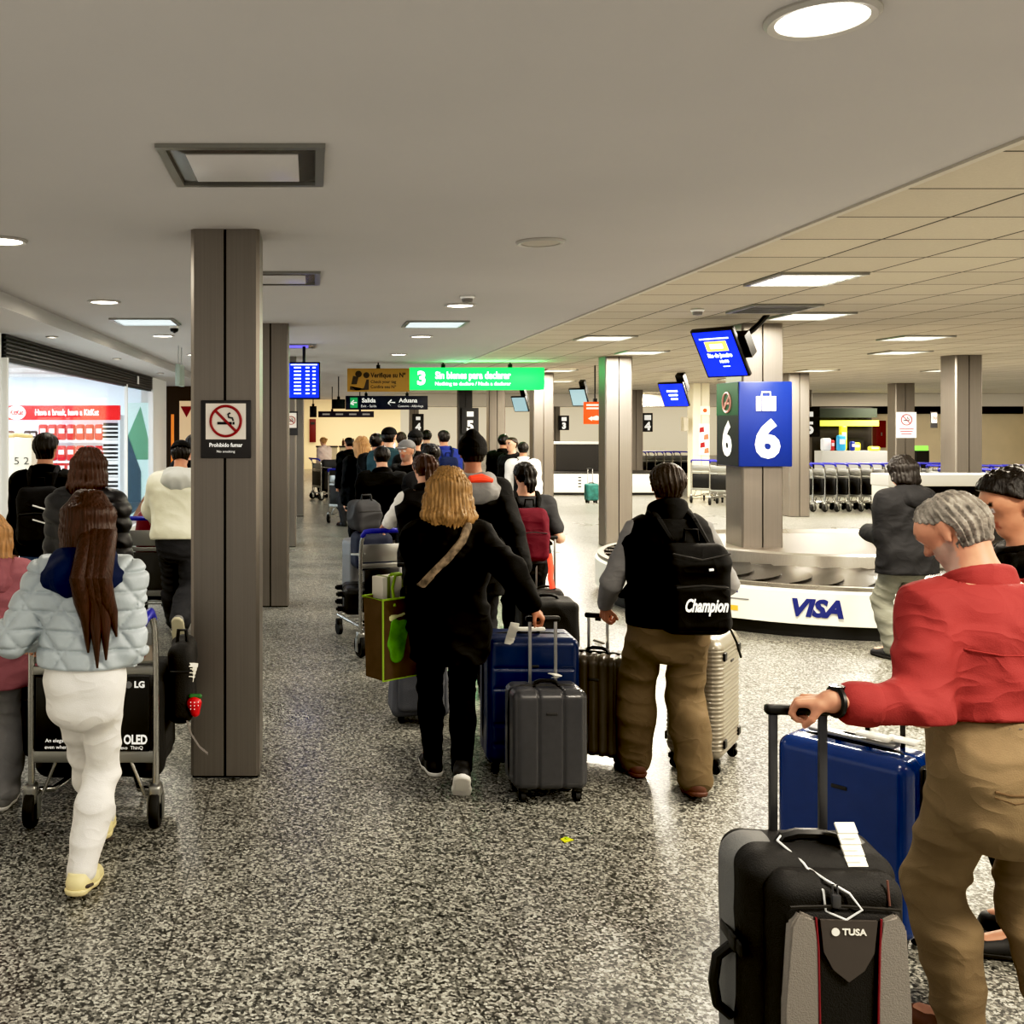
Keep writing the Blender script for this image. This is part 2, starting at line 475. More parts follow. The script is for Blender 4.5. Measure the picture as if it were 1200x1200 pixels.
    # ---- body: one continuous surface
    HEAD = [Pr(HP(0, -.11, .13), HP(0, .06, .15), .33 * hh, .312 * hh, k=.02),
            Pr(HP(0, .06, .0), HP(0, .13, -.2), .275 * hh, .21 * hh, hx, 1.02, k=.025),
            Pr(HP(0, .13, -.2), HP(0, .235, -.37), .2 * hh, .115 * hh, hx, 1.12, k=.025),
            Pr(HP(-.1, .2, .12), HP(.1, .2, .12), .19 * hh, k=.025),
            Pr(HP(0, -.1, -.2), nb - up * .005 * u, .235 * hh, .245 * hh * g, k=.03),
            Pr(nb + up * .01 * u, sp(.275), .25 * hh, .34 * hh * g, rx, 1.3, k=.05)]
    if face:
        HEAD += [Pr(HP(0, .375, .04), HP(0, .45, -.10), .028 * hh, .048 * hh, k=.012),
                 Pr(HP(-.04, .40, -.115), HP(.04, .40, -.115), .036 * hh, k=.008),
                 Pr(HP(-.15, .33, .12), HP(.15, .33, .12), .05 * hh, k=.02),
                 Pr(HP(-.08, .325, -.215), HP(.08, .325, -.215), .027 * hh, k=.006),
                 Pr(HP(-.07, .315, -.255), HP(.07, .315, -.255), .03 * hh, k=.006),
                 Pr(HP(-.13, .325, .03), HP(-.13, .325, .03), .05 * hh, k=.004), Pr(HP(.13, .325, .03), HP(.13, .325, .03), .05 * hh, k=.004)]
    if ears:
        for sg in (-1, 1):
            HEAD += [Pr(HP(sg * .335, -.065, .055), HP(sg * .325, -.02, -.13), .085 * hh, .05 * hh, hx, .5, k=.010)]
    body = HEAD + trunk(-.006) + arm(0, -.002) + arm(1, -.002) + legs(-.004)
    for i in (0, 1): body.append(Pr(ank[i], ank[i] + ffw[i] * .09 * u - np.array([0, 0, .02 * u]), .022 * u, .016 * u))
    hv = hvox or vox
    HA = []
    for i in (0, 1): HA += hand_prims(wri[i], hnd[i][0], hnd[i][1], hnd[i][2], H, hnd[i][3], hnd[i][4])
    parts = []
    if hv < vox * .99:
        for i in (0, 1):
            hp_ = hand_prims(wri[i], hnd[i][0], hnd[i][1], hnd[i][2], H, hnd[i][3], hnd[i][4])
            parts.append(sdf_arrays(hp_ + [Pr(wri[i] - nrm(wri[i] - elb[i]) * .05 * u, wri[i], .020 * u, .019 * u, k=.012)], hv, .006))
    else:
        body = body + [p for p in HA]
    parts.insert(0, sdf_arrays(body, vox, .02))
    sc = np.array(lin(SKIN[skin] if isinstance(skin, str) else skin))
    eyes = [HP(-.13, .36, .03), HP(.13, .36, .03)]; mouth = HP(0, .35, -.235)
    hairc = np.array(lin(hair['col'])) if hair else sc
    bc = np.array(lin(beard)) if beard is not None else None
    def colfn(P):
        c = np.tile(sc, (len(P), 1)); lx, ly, lz = loc3(P[:, 0], P[:, 1], P[:, 2])
        if bc is not None:
            m = (lz < -.13) & (lz > -.5) & (ly > -.02) & (ly > -.05 - (lz + .1) * .3); c[m] = bc * .5 + sc * .5
        if face:
            m = (np.abs(lz + .235) < .05) & (np.abs(lx) < .11) & (ly > .27); c[m] = sc * np.array([.75, .45, .45])
            for sg in (-1, 1):
                e = np.sqrt((lx - sg * .13) ** 2 + ((lz - .03) * 1.5) ** 2); m = (e < .062) & (ly > .25); c[m] = (.75, .72, .7)
                m = (e < .03) & (ly > .25); c[m] = (.02, .015, .01)
                m = (np.abs(lz - .125) < .025) & (np.abs(lx - sg * .14) < .09) & (ly > .25); c[m] = hairc * .7
        return c
    root = link('person', arr_mesh('person', parts, mat('skin', (200, 150, 125), .55, attr=True, var=.05, vscale=40), colfn))
    root.location = (X, Y, 0); root.rotation_euler = (0, 0, yaw)
    tag(root, label, 'person', group)
    # ---- trousers
    if bottom:
        b = dict(infl=.010, wide=.012, cut=.95, fold=.006, ff=38, seed=3, waist=.085); b.update(bottom)
        fn = folds(b['seed'], b['fold'], b['ff'], 3.0)
        wz = sp(b['waist'])
        def post(D, x, y, z):
            D = D + fn(x, y, z) * np.clip((hz + .1 - z) * 3, .25, 1)
            D = np.maximum(D, (x - wz[0]) * up[0] + (y - wz[1]) * up[1] + (z - wz[2]) * up[2])
            return D
        o = blob(b.get('name', 'trousers'), trunk(b['infl'])[:3] + legs(b['infl'], b['cut'], b['wide']), vox, b['mat'], root, .025, post, b['fold'])
        if b.get('belt'):
            blob('belt', [Pr(sp(.062), sp(.085), (.069 * g) * u + b['infl'] + .006, None, rx, 1.38)], vox * .8, b['belt'], root, .01,
                 lambda D, x, y, z: np.maximum(D, np.abs((x - sp(.072)[0]) * up[0] + (y - sp(.072)[1]) * up[1] + (z - sp(.072)[2]) * up[2]) - .017))
        if b.get('cuff'):
            for i in (0, 1):
                c0 = kne[i] + (ank[i] - kne[i]) * (b['cut'] - .01); dd = nrm(ank[i] - kne[i])
                blob('cuff', [Pr(c0 - dd * .02, c0 + dd * .03, .027 * u + b['infl'], .026 * u + b['infl'])], vox * .8, b['mat'], root)
    # ---- top
    if top:
        t = dict(infl=.022, hem=-.03, cut=.98, fold=.006, ff=30, seed=5, sleeve=None, flare=0.0, name='jacket', style=None, neck=.012, ww=1.0); t.update(top)
        prims = trunk(t['infl'], ww=t['ww'])
        hem = sp(t['hem'])
        if t['hem'] < -.02:
            n_ = prims[0]
            low = sp(t['hem'] - .05)
            prims.append(Pr(sp(-.02) - fw * .006 * u, low - fw * .01 * u, .072 * u * g + t['infl'] * .85, .070 * u * g + t['infl'] * .85 + t['flare'], rx, 1.34 * t['ww'], k=.04))
            prims += [Pr(hip[i], hip[i] + (kne[i] - hip[i]) * min(1, max(.1, -t['hem'] / .24)), .050 * u * g + t['infl'] * .7, .040 * u + t['infl'] * .8 + t['flare'] * .5, k=.06) for i in (0, 1)]
        sleeves = []
        if t['cut'] > 0 and not t['sleeve']:
            aw = t.get('aw', 1.0); prims += arm(0, t['infl'] * .75, t['cut'], aw) + arm(1, t['infl'] * .75, t['cut'], aw)
        else:
            prims += [Pr(sp(.270), sho[i] - rx * (-1 if i == 0 else 1) * .026 * u, .044 * u + t['infl'], .036 * u + t['infl'], k=.05) for i in (0, 1)]
            if t['sleeve']:
                for i in (0, 1):
                    f2 = folds(t['seed'] + 9 + i, .005, 45, 2)
                    blob('sleeve', arm(i, .010, t['cut'], 1.05)[0 if False else 1:], vox, t['sleeve'], root, .02, lambda D, x, y, z: D + f2(x, y, z), .006)
        fn = folds(t['seed'], t['fold'], t['ff'], 1.2)
        st = t['style']
        ntop = nb + up * t['neck'] * u
        def post(D, x, y, z):
            tt = x * up[0] + y * up[1] + z * up[2]
            if st == 'quilt':
                a = x + z * .72; c = x - z * .72
                q = np.minimum(np.abs(np.sin(a * 21)), np.abs(np.sin(c * 21)))
                q = np.minimum(q, np.abs(np.sin(z * 42 + .5)))
                D = D - .021 * np.clip(q, 0, .6) ** .42 + .012
            elif st == 'puffer':
                D = D - .016 * np.sqrt(np.abs(np.sin(z * 32 + 1.0 * np.sin(x * 5)))) + .008
            elif st == 'strap':
                pass
            D = D + fn(x, y, z)
            D = np.maximum(D, -(tt - hem @ up))
            return np.maximum(D, np.where(((x - ntop[0]) ** 2 + (y - ntop[1]) ** 2) < (.075 * u) ** 2, tt - ntop @ up, -1))
        blob(t['name'], prims, vox, t['mat'], root, .03, post, abs(t['fold']) + .012)
        if t.get('collar'):
            r = .060 * u * g
            c0 = sp(.298) + fw * .004 * u; hgt = t.get('ch', .035) * u
            pr = []
            nq = 44; ew = .042 * u * g + t['infl'] * .35
            for q in range(nq):
                a = 2 * PI * q / nq; e = (rx * math.cos(a) * 1.1 + fw * math.sin(a)) * ew
                pr.append(Pr(c0 + e * 1.02 - up * .025 * u, c0 + e * .90 + up * hgt * (.8 - .35 * math.sin(a)), (.0095 * u), .0065 * u, k=.02))
            blob('collar', pr, min(vox, .008), t['collar'], root, .02)
        if t.get('hood'):
            pr = []
            for q in range(15):
                a = PI * 1.12 + PI * .76 * (q / 14.0)
                e = rx * math.cos(a) * .082 * u + fw * math.sin(a) * .082 * u
                pr.append(Pr(sp(.305) + e * .8 + up * .012 * u, sp(.285) + e * 1.1 - up * (.006 + .02 * abs(math.sin(a))) * u, .019 * u, .026 * u, k=.03))
            pr.append(Pr(sp(.285) - fw * .088 * u - rx * .03 * u, sp(.285) - fw * .088 * u + rx * .03 * u, .034 * u, k=.04))
            pr.append(Pr(sp(.275) - fw * .080 * u, sp(.248) - fw * .082 * u, .030 * u, .020 * u, rx, 2.0, k=.04))
            f3 = folds(t['seed'] + 2, .006, 40, .5)
            blob('hood', pr, vox, t['hood'], root, .03, lambda D, x, y, z: D + f3(x, y, z), .01)
        if t.get('cuffs'):
            for i in (0, 1):
                d_ = nrm(wri[i] - elb[i]); c0 = elb[i] + (wri[i] - elb[i]) * ((t['cut'] - .5) * 2)
                blob('cuff', [Pr(c0 - d_ * .025, c0 + d_ * .006, .027 * u + t['infl'] * .75, .026 * u + t['infl'] * .75)], vox, t['cuffs'], root)
    # ---- hair and headwear
    if hair:
        style = hair.get('style', 'short'); L = hair.get('len', 1.0); sd = random.Random(hair.get('seed', 1)); hm = hair['mat']
        thick = hair.get('thick', .035)
        pr = [Pr(HP(0, -.11, .13), HP(0, .05, .15), (.335 + thick) * hh, (.315 + thick) * hh, k=.02),
              Pr(HP(0, -.13, -.02), HP(0, -.12, -.22), (.30 + thick) * hh, (.22 + thick) * hh, k=.03)]
        locks = []
        if style in ('long', 'pony', 'bun'):
            if style == 'long':
                n = hair.get('n', 17); spread = hair.get('spread', 2.0)
                for q in range(n):
                    a = -spread + 2 * spread * q / (n - 1) + sd.uniform(-.05, .05)
                    ex, ey = math.sin(a), -math.cos(a); l = L * sd.uniform(.88, 1.05); wv = sd.uniform(-.05, .05)
                    fl = hair.get('flare', .0)
                    p0 = HP(ex * .18, ey * .2 - .05, .42); p1 = HP(ex * .385, ey * .40 - .07, .12); p2 = HP(ex * (.41 + fl * .5), ey * .40 - .07, -.22)
                    dn = np.array([0, 0, -1.0]); e_ = hx * ex + hf * ey
                    p3 = p2 + dn * hh * (l - .25) * .5 + e_ * hh * (.03 + fl + wv) - fw * hh * .03; p4 = p2 + dn * hh * (l - .25) + e_ * hh * (fl * .6 - wv) - fw * hh * .06
                    locks += [Pr(p0, p1, .085 * hh, .09 * hh, k=.03), Pr(p1, p2, .09 * hh, .088 * hh, k=.03), Pr(p2, p3, .088 * hh, .08 * hh, k=.025), Pr(p3, p4, .08 * hh, .03 * hh, k=.02)]
            else:
                c = HP(0, -.5, .2 if style == 'bun' else .22)
                locks.append(Pr(c, HP(0, -.55, .2), .13 * hh, .15 * hh, k=.02))
                if style == 'pony':
                    q1 = HP(0, -.62, .0); q2 = q1 + np.array([0, 0, -1]) * hh * L * .5 - fw * hh * .05; q3 = q2 + np.array([0, 0, -1]) * hh * L * .5 + fw * hh * .04
                    for o in (-.07, 0, .07):
                        locks += [Pr(c + hx * o * hh, q1 + hx * o * hh * 1.5, .1 * hh, .12 * hh), Pr(q1 + hx * o * hh * 1.5, q2 + hx * o * 1.6 * hh, .12 * hh, .1 * hh), Pr(q2 + hx * o * 1.6 * hh, q3 + hx * o * hh, .1 * hh, .03 * hh)]
        napez = hair.get('nape', -.26 if style == 'short' else -.5); amp = hair.get('amp', .018) * hh
        fq = hair.get('fq', 30)
        tuft = hair.get('tuft', 0.0)
        def post(D, x, y, z):
            lx, ly, lz = loc3(x, y, z)
            ang = np.arctan2(lx, -ly + .0001)
            if style == 'short':
                D = D + amp * (np.sin(ang * fq * .6 + 2.5 * np.sin(lz * 6 + 2 * lx)) + .7 * np.sin(ang * fq * 1.1 + 3 * np.sin(lz * 9) + ly * 6)) * np.clip(1.2 - lz * 1.6, .25, 1)
                if tuft: D = D - tuft * hh * np.clip(lz - .2, 0, 1) * np.abs(np.sin(lx * 23 + ly * 8)) * np.abs(np.sin(ly * 19 - lx * 6))
            else:
                D = D + amp * (np.sin(ang * fq + 2.0 * np.sin(lz * 3.1)) + .6 * np.sin(ang * fq * 2.3 + 3 * np.sin(lz * 2.3 + 1)))
            cut = ly * .85 - lz * .5 - hair.get('line', .13)
            side = np.maximum(ly - .02 - np.maximum(lz - .1, 0) * 1.5, -1) if style == 'short' else -1 + 0 * ly
            D = np.maximum(D, np.maximum(cut, side * .6) * hh)
            if style == 'short':
                D = np.maximum(D, (napez - lz) * hh)
                if ears: D = np.maximum(D, np.where(np.abs(lx) > .2, (.125 - np.sqrt((ly + .03) ** 2 + (lz + .045) ** 2 * .7)) * hh, -1))
            if style in ('pony', 'bun'): D = np.maximum(D, (-.3 - lz) * hh * np.where(ly > -.42, 1, 0) - np.where(ly > -.42, 0, 1))
            return D
        blob('hair', pr + locks, hair.get('vox', min(vox, .009)), hm, root, .022, post, amp + .01)
        if style == 'short' and hair.get('cap'):
            cm = hair['cap']
            blob('cap', [Pr(HP(0, -.13, .16), HP(0, .04, .18), .40 * hh, .385 * hh)], min(vox, .009), cm, root, .02, lambda D, x, y, z: np.maximum(D, (loc3(x, y, z)[2] * -1 + .16) * hh))
            blob('cap_brim', [Pr(HP(-.12, .38, .17), HP(.12, .38, .17), .12 * hh), Pr(HP(-.1, .55, .13), HP(.1, .55, .13), .13 * hh)], .007, cm, root, .03,
                 lambda D, x, y, z: np.maximum(D, np.abs(loc3(x, y, z)[2] - .19 + .13 * (loc3(x, y, z)[1] - .3)) * hh - .008))
    if extras and extras.get('beanie'):
        bm_ = extras['beanie']
        def post(D, x, y, z):
            lx, ly, lz = loc3(x, y, z); ang = np.arctan2(lx, -ly + .0001)
            D = D + .006 * hh * np.sin(ang * 44)
            return np.maximum(D, (-.02 - lz + ly * .15) * hh)
        blob('beanie', [Pr(HP(0, -.15, .15), HP(0, .06, .17), .40 * hh, .375 * hh), Pr(HP(0, -.07, .38), HP(0, -.08, .56), .3 * hh, .17 * hh, k=.06)], .007, bm_, root, .02, post, .005)
        blob('beanie_band', [Pr(HP(0, -.14, .06), HP(0, .05, .11), .42 * hh, .395 * hh)], .007, bm_, root, .02, lambda D, x, y, z: np.maximum(post(D, x, y, z), (loc3(x, y, z)[2] - loc3(x, y, z)[1] * .15 - .24) * hh), .005)
    # ---- shoes
    if shoes:
        sh = dict(sole=mat('sole_dark', (30, 28, 26), .7), kind='sneaker', hgt=.02); sh.update(shoes)
        for i in (0, 1):
            a = ank[i]; f = ffw[i]; r_ = nrm(np.cross(f, np.array([0, 0, 1.0]))); up_ = np.cross(r_, f); up_ = up_ if up_[2] > 0 else -up_
            Q = lambda x, y, z: a + u * (r_ * x + f * y + up_ * z)
            def bot(D, x, y, z, lo=-.036):
                return np.maximum(D, (lo * u - ((x - a[0]) * up_[0] + (y - a[1]) * up_[1] + (z - a[2]) * up_[2])))
            top_ = sh['hgt']
            if vox > .0155: sv = .011
            else: sv = min(vox * .8, .007)
            fat = sh.get('fat', 1.0)
            o = blob('shoe', [Pr(Q(0, -.022, -.022), Q(0, .04, -.022), .026 * u * fat, .027 * u * fat, k=.015), Pr(Q(0, .04, -.024), Q(0, .098, -.031), .027 * u * fat, .021 * u * fat, r_, 1.15, k=.015),
                            Pr(Q(0, -.012, -.015), Q(0, -.012, top_), .026 * u, .027 * u, k=.012)], sv, sh['mat'], root, .012,
                     lambda D, x, y, z: np.maximum(bot(D, x, y, z), ((x - a[0]) * up_[0] + (y - a[1]) * up_[1] + (z - a[2]) * up_[2]) - top_ * u))
            blob('sole', [Pr(Q(0, -.024, -.03), Q(0, .04, -.03), .0275 * u * fat, .0285 * u * fat), Pr(Q(0, .04, -.03), Q(0, .100, -.03), .0285 * u * fat, .022 * u * fat, r_, 1.15)], sv, sh['sole'], o, .01,
                 lambda D, x, y, z: np.maximum(np.maximum(D, (-.046 * u - ((x - a[0]) * up_[0] + (y - a[1]) * up_[1] + (z - a[2]) * up_[2]))), ((x - a[0]) * up_[0] + (y - a[1]) * up_[1] + (z - a[2]) * up_[2]) + .032 * u))
    J['toW'] = lambda p: R @ np.array(p, float) + loc
    J['R'] = R; J['root'] = root
    return J

def on_surface(J, part, pts, lift=0.003, dirn=(0, 1, 0)):
    """put root-local points on the back of a garment"""
    o = next(c for c in J['root'].children if c.name.split('.')[0] == part)
    out = []
    for x, z in pts:
        ok, loc, n, i = o.ray_cast(Vector((x, -1.0, z)), Vector(dirn))
        out.append(tuple(loc + n * lift) if ok else (x, -.15, z))
    return out
# ---------------------------------------------------------------- setting
def node_mat(name):
    m = bpy.data.materials.new(name); m.use_nodes = True
    return m, m.node_tree.nodes, m.node_tree.links, m.node_tree.nodes['Principled BSDF']
def math_(N, L, op, a, b=None):
    n = N.new('ShaderNodeMath'); n.operation = op
    for i, v in enumerate((a, b)):
        if v is None: continue
        if isinstance(v, (int, float)): n.inputs[i].default_value = v
        else: L.new(v, n.inputs[i])
    return n.outputs[0]
def floor_material():
    m, N, L, b = node_mat('granite_floor')
    tc = N.new('ShaderNodeTexCoord')
    v1 = N.new('ShaderNodeTexVoronoi'); v1.inputs['Scale'].default_value = 108; v1.inputs['Randomness'].default_value = 1
    nz = N.new('ShaderNodeTexNoise'); nz.inputs['Scale'].default_value = 38; nz.inputs['Detail'].default_value = 3
    ad = N.new('ShaderNodeVectorMath'); ad.operation = 'MULTIPLY_ADD'
    L.new(tc.outputs['Object'], nz.inputs['Vector'])
    L.new(nz.outputs['Color'], ad.inputs[0]); ad.inputs[1].default_value = (.014, .014, .0); L.new(tc.outputs['Object'], ad.inputs[2])
    L.new(ad.outputs[0], v1.inputs['Vector'])
    sep = N.new('ShaderNodeSeparateColor'); L.new(v1.outputs['Color'], sep.inputs[0])
    cr = N.new('ShaderNodeValToRGB'); cr.color_ramp.interpolation = 'LINEAR'
    e = cr.color_ramp.elements
    e[0].position = 0; e[0].color = (*lin((34, 34, 31)), 1)
    e[1].position = 1; e[1].color = (*lin((186, 184, 172)), 1)
    for p, c in ((.26, (56, 56, 52)), (.38, (94, 93, 86)), (.62, (124, 122, 113)), (.78, (160, 158, 148))):
        x = e.new(p); x.color = (*lin(c), 1)
    L.new(sep.outputs[0], cr.inputs['Fac'])
    n2 = N.new('ShaderNodeTexNoise'); n2.inputs['Scale'].default_value = 230; n2.inputs['Detail'].default_value = 3
    L.new(tc.outputs['Object'], n2.inputs['Vector'])
    mr = N.new('ShaderNodeMapRange'); mr.inputs['From Min'].default_value = .3; mr.inputs['From Max'].default_value = .7; mr.inputs['To Min'].default_value = .6; mr.inputs['To Max'].default_value = 1.35
    L.new(n2.outputs['Fac'], mr.inputs['Value'])
    mx = N.new('ShaderNodeMix'); mx.data_type = 'RGBA'; mx.blend_type = 'MULTIPLY'; mx.inputs['Factor'].default_value = 1
    L.new(cr.outputs['Color'], mx.inputs['A']); L.new(mr.outputs['Result'], mx.inputs['B'])
    # joints between the slabs and a few worn dark scuffs
    sx = N.new('ShaderNodeSeparateXYZ'); L.new(tc.outputs['Object'], sx.inputs[0])
    def joint(o, off, per, w):
        f = math_(N, L, 'FRACT', math_(N, L, 'DIVIDE', math_(N, L, 'ADD', o, off), per))
        return math_(N, L, 'LESS_THAN', f, w / per)
    j = math_(N, L, 'MAXIMUM', joint(sx.outputs[0], 100.55, 1.22, .006), joint(sx.outputs[1], 100.35, 1.22, .006))
    n3 = N.new('ShaderNodeTexNoise'); n3.inputs['Scale'].default_value = 2.2; n3.inputs['Detail'].default_value = 6; n3.inputs['Roughness'].default_value = .65
    L.new(tc.outputs['Object'], n3.inputs['Vector'])
    sc = math_(N, L, 'MULTIPLY', math_(N, L, 'GREATER_THAN', n3.outputs['Fac'], .685), .55)
    dk = math_(N, L, 'MULTIPLY', math_(N, L, 'SUBTRACT', 1.0, math_(N, L, 'MULTIPLY', j, .6)), math_(N, L, 'SUBTRACT', 1.0, sc))
    m2 = N.new('ShaderNodeMix'); m2.data_type = 'RGBA'; m2.blend_type = 'MULTIPLY'; m2.inputs['Factor'].default_value = 1
    L.new(mx.outputs['Result'], m2.inputs['A']); L.new(dk, m2.inputs['B'])
    L.new(m2.outputs['Result'], b.inputs['Base Color'])
    n4 = N.new('ShaderNodeTexNoise'); n4.inputs['Scale'].default_value = 1.3; n4.inputs['Detail'].default_value = 3
    L.new(tc.outputs['Object'], n4.inputs['Vector'])
    r2 = N.new('ShaderNodeMapRange'); r2.inputs['To Min'].default_value = .22; r2.inputs['To Max'].default_value = .38
    L.new(n4.outputs['Fac'], r2.inputs['Value']); L.new(r2.outputs['Result'], b.inputs['Roughness'])
    b.inputs['Specular IOR Level'].default_value = .6
    return m
def tile_ceiling_material():
    m, N, L, b = node_mat('ceiling_tiles')
    tc = N.new('ShaderNodeTexCoord'); sx = N.new('ShaderNodeSeparateXYZ'); L.new(tc.outputs['Object'], sx.inputs[0])
    def joint(o, off):
        f = math_(N, L, 'FRACT', math_(N, L, 'DIVIDE', math_(N, L, 'ADD', o, off), .61))
        return math_(N, L, 'LESS_THAN', f, .028), math_(N, L, 'FLOOR', math_(N, L, 'DIVIDE', math_(N, L, 'ADD', o, off), .61))
    jx, ix = joint(sx.outputs[0], 61 - 2.54); jy, iy = joint(sx.outputs[1], 61 - 3.83)
    j = math_(N, L, 'MAXIMUM', jx, jy)
    wn = N.new('ShaderNodeTexWhiteNoise'); wn.noise_dimensions = '2D'
    cb = N.new('ShaderNodeCombineXYZ'); L.new(ix, cb.inputs[0]); L.new(iy, cb.inputs[1]); L.new(cb.outputs[0], wn.inputs['Vector'])
    n = N.new('ShaderNodeTexNoise'); n.inputs['Scale'].default_value = 90; n.inputs['Detail'].default_value = 3; L.new(tc.outputs['Object'], n.inputs['Vector'])
    v = math_(N, L, 'ADD', math_(N, L, 'MULTIPLY', wn.outputs['Value'], .10), math_(N, L, 'MULTIPLY', n.outputs['Fac'], .14))
    v = math_(N, L, 'MULTIPLY', math_(N, L, 'ADD', v, .84), math_(N, L, 'SUBTRACT', 1.0, math_(N, L, 'MULTIPLY', j, .85)))
    mx = N.new('ShaderNodeMix'); mx.data_type = 'RGBA'; mx.blend_type = 'MULTIPLY'; mx.inputs['Factor'].default_value = 1
    mx.inputs['A'].default_value = (*lin((178, 168, 148)), 1); L.new(v, mx.inputs['B']); L.new(mx.outputs['Result'], b.inputs['Base Color'])
    b.inputs['Roughness'].default_value = .9
    bp = N.new('ShaderNodeBump'); bp.inputs['Strength'].default_value = .35; bp.inputs['Distance'].default_value = .01
    L.new(v, bp.inputs['Height']); L.new(bp.outputs['Normal'], b.inputs['Normal'])
    return m
def steel_material(name, rgb, rough=.34):
    m, N, L, b = node_mat(name)
    tc = N.new('ShaderNodeTexCoord'); mp = N.new('ShaderNodeMapping'); mp.inputs['Scale'].default_value = (140, 140, 1.2)
    n = N.new('ShaderNodeTexNoise'); n.inputs['Scale'].default_value = 1.0; n.inputs['Detail'].default_value = 4
    L.new(tc.outputs['Object'], mp.inputs['Vector']); L.new(mp.outputs['Vector'], n.inputs['Vector'])
    n2 = N.new('ShaderNodeTexNoise'); n2.inputs['Scale'].default_value = 1.4; L.new(tc.outputs['Object'], n2.inputs['Vector'])
    r = N.new('ShaderNodeMapRange'); r.inputs['From Min'].default_value = .3; r.inputs['From Max'].default_value = .7; r.inputs['To Min'].default_value = .95; r.inputs['To Max'].default_value = 1.04
    L.new(n.outputs['Fac'], r.inputs['Value'])
    mx = N.new('ShaderNodeMix'); mx.data_type = 'RGBA'; mx.blend_type = 'MULTIPLY'; mx.inputs['Factor'].default_value = 1
    mx.inputs['A'].default_value = (*lin(rgb), 1); L.new(r.outputs['Result'], mx.inputs['B']); L.new(mx.outputs['Result'], b.inputs['Base Color'])
    b.inputs['Metallic'].default_value = .8
    r3 = N.new('ShaderNodeMapRange'); r3.inputs['To Min'].default_value = rough - .08; r3.inputs['To Max'].default_value = rough + .1
    L.new(n2.outputs['Fac'], r3.inputs['Value']); L.new(r3.outputs['Result'], b.inputs['Roughness'])
    return m
M_steel = steel_material('column_steel', (142, 136, 129), .40)
M_steel2 = steel_material('bright_steel', (168, 163, 154), .28)
M_plaster = mat('plaster_ceiling', (166, 161, 154), .8, var=.04, vscale=.6)
M_soffit = mat('soffit_paint', (176, 172, 166), .75)
M_white = mat('white_paint', (225, 223, 216), .5)
M_cream = mat('cream_paint', (222, 206, 172), .6, var=.05, vscale=1.5)
M_black = mat('black_plastic', (14, 14, 15), .45)
M_rubber = mat('rubber', (20, 20, 20), .7)
M_dark = mat('dark_grey', (45, 44, 43), .5)
M_chrome = mat('chrome_tube', (195, 195, 192), .22, metal=1.0)
M_alu = mat('aluminium', (165, 165, 160), .35, metal=.9)
M_lamp = mat('lamp_glow', (255, 246, 228), emit=10)
M_lampcool = mat('lamp_glow_cool', (225, 240, 250), emit=5)
M_lampdim = mat('lamp_dim', (150, 142, 128), emit=.12)
M_navy = mat('navy_sign', (14, 44, 128), .4)
M_signblack = mat('sign_black', (20, 22, 28), .45)
M_feed = mat('feed_white', (196, 193, 182), .5)
M_green = mat('sign_green_dark', (14, 74, 44), .45)
M_wtxt = mat('white_lettering', (240, 240, 236), .5, emit=.25)
M_red = mat('sign_red', (146, 22, 30), .5)

fl = MB(); fl.quad((-12, -3, 0), (26, -3, 0), (26, 62, 0), (-12, 62, 0)); struct('floor', fl, floor_material(), smooth=0)
cl = MB(); cl.box((.08, 29.5, CEIL + .05), (4.92, 65, .1)); struct('ceiling', cl, M_plaster, smooth=0)
cl = MB(); cl.box((14.27, 29.5, CEIL + .053), (23.46, 65, .1)); struct('ceiling_tiled', cl, tile_ceiling_material(), smooth=0)
sf = MB(); sf.box((-5.2, 29.5, 2.75 + .1), (5.64, 65, .2)); struct('ceiling_soffit', sf, M_soffit, smooth=0)
tr = MB(); tr.box((2.54, 29.5, CEIL - .006), (.035, 65, .012)); struct('trim_1', tr, mat('trim_light', (176, 168, 152), .6), smooth=0)
# left wall before and after the shop
w = MB(); w.box((-3.16, 3.55, 1.375), (.2, 13.1, 2.75)); struct('wall_left', w, M_white, smooth=0)
w = MB(); w.box((-3.16, 20.6, 1.375), (.2, 2.0, 2.75)); struct('wall_left_far', w, M_white, smooth=0)
w = MB(); w.box((-6.1, 24.4, 1.375), (9.6, .2, 2.75)); struct('wall_back_left', w, mat('brown_wall', (58, 45, 36), .6), smooth=0)
w = MB(); w.box((-1.3, 42, 1.43), (.2, 35, 2.86)); struct('wall_left_hall', w, mat('grey_wall', (150, 142, 130), .6), smooth=0)
# far end of the hall
w = MB(); w.box((1.2, 42.1, 1.43), (4.9, .2, 2.86)); struct('wall_far_left', w, mat('warm_wall', (232, 208, 166), .6, emit=.25), smooth=0)  # weak emission stands in for warm light falling on this wall
w = MB(); w.box((12, 61, 1.43), (28, .2, 2.86)); struct('wall_far', w, mat('far_wall', (232, 220, 196), .6, emit=.3), smooth=0)  # wall glows a little in place of light reaching it
w = MB(); w.box((25.9, 30, 1.43), (.2, 64, 2.86)); struct('wall_right', w, M_cream, smooth=0)
w = MB(); w.box((20.5, 36.3, 1.43), (10.6, .2, 2.86)); struct('wall_far_right', w, M_cream, smooth=0)
w = MB(); w.box((14.3, 34.5, 2.66), (23, .3, .42)); struct('trim_2', w, mat('beam_paint', (206, 198, 182), .6), smooth=0)
w = MB(); w.box((15.6, 36.1, 1.0), (.15, .3, 2.0)); w.box((20.3, 36.15, 2.36), (9.6, .1, .3)); struct('trim_3', w, M_signblack, smooth=0)

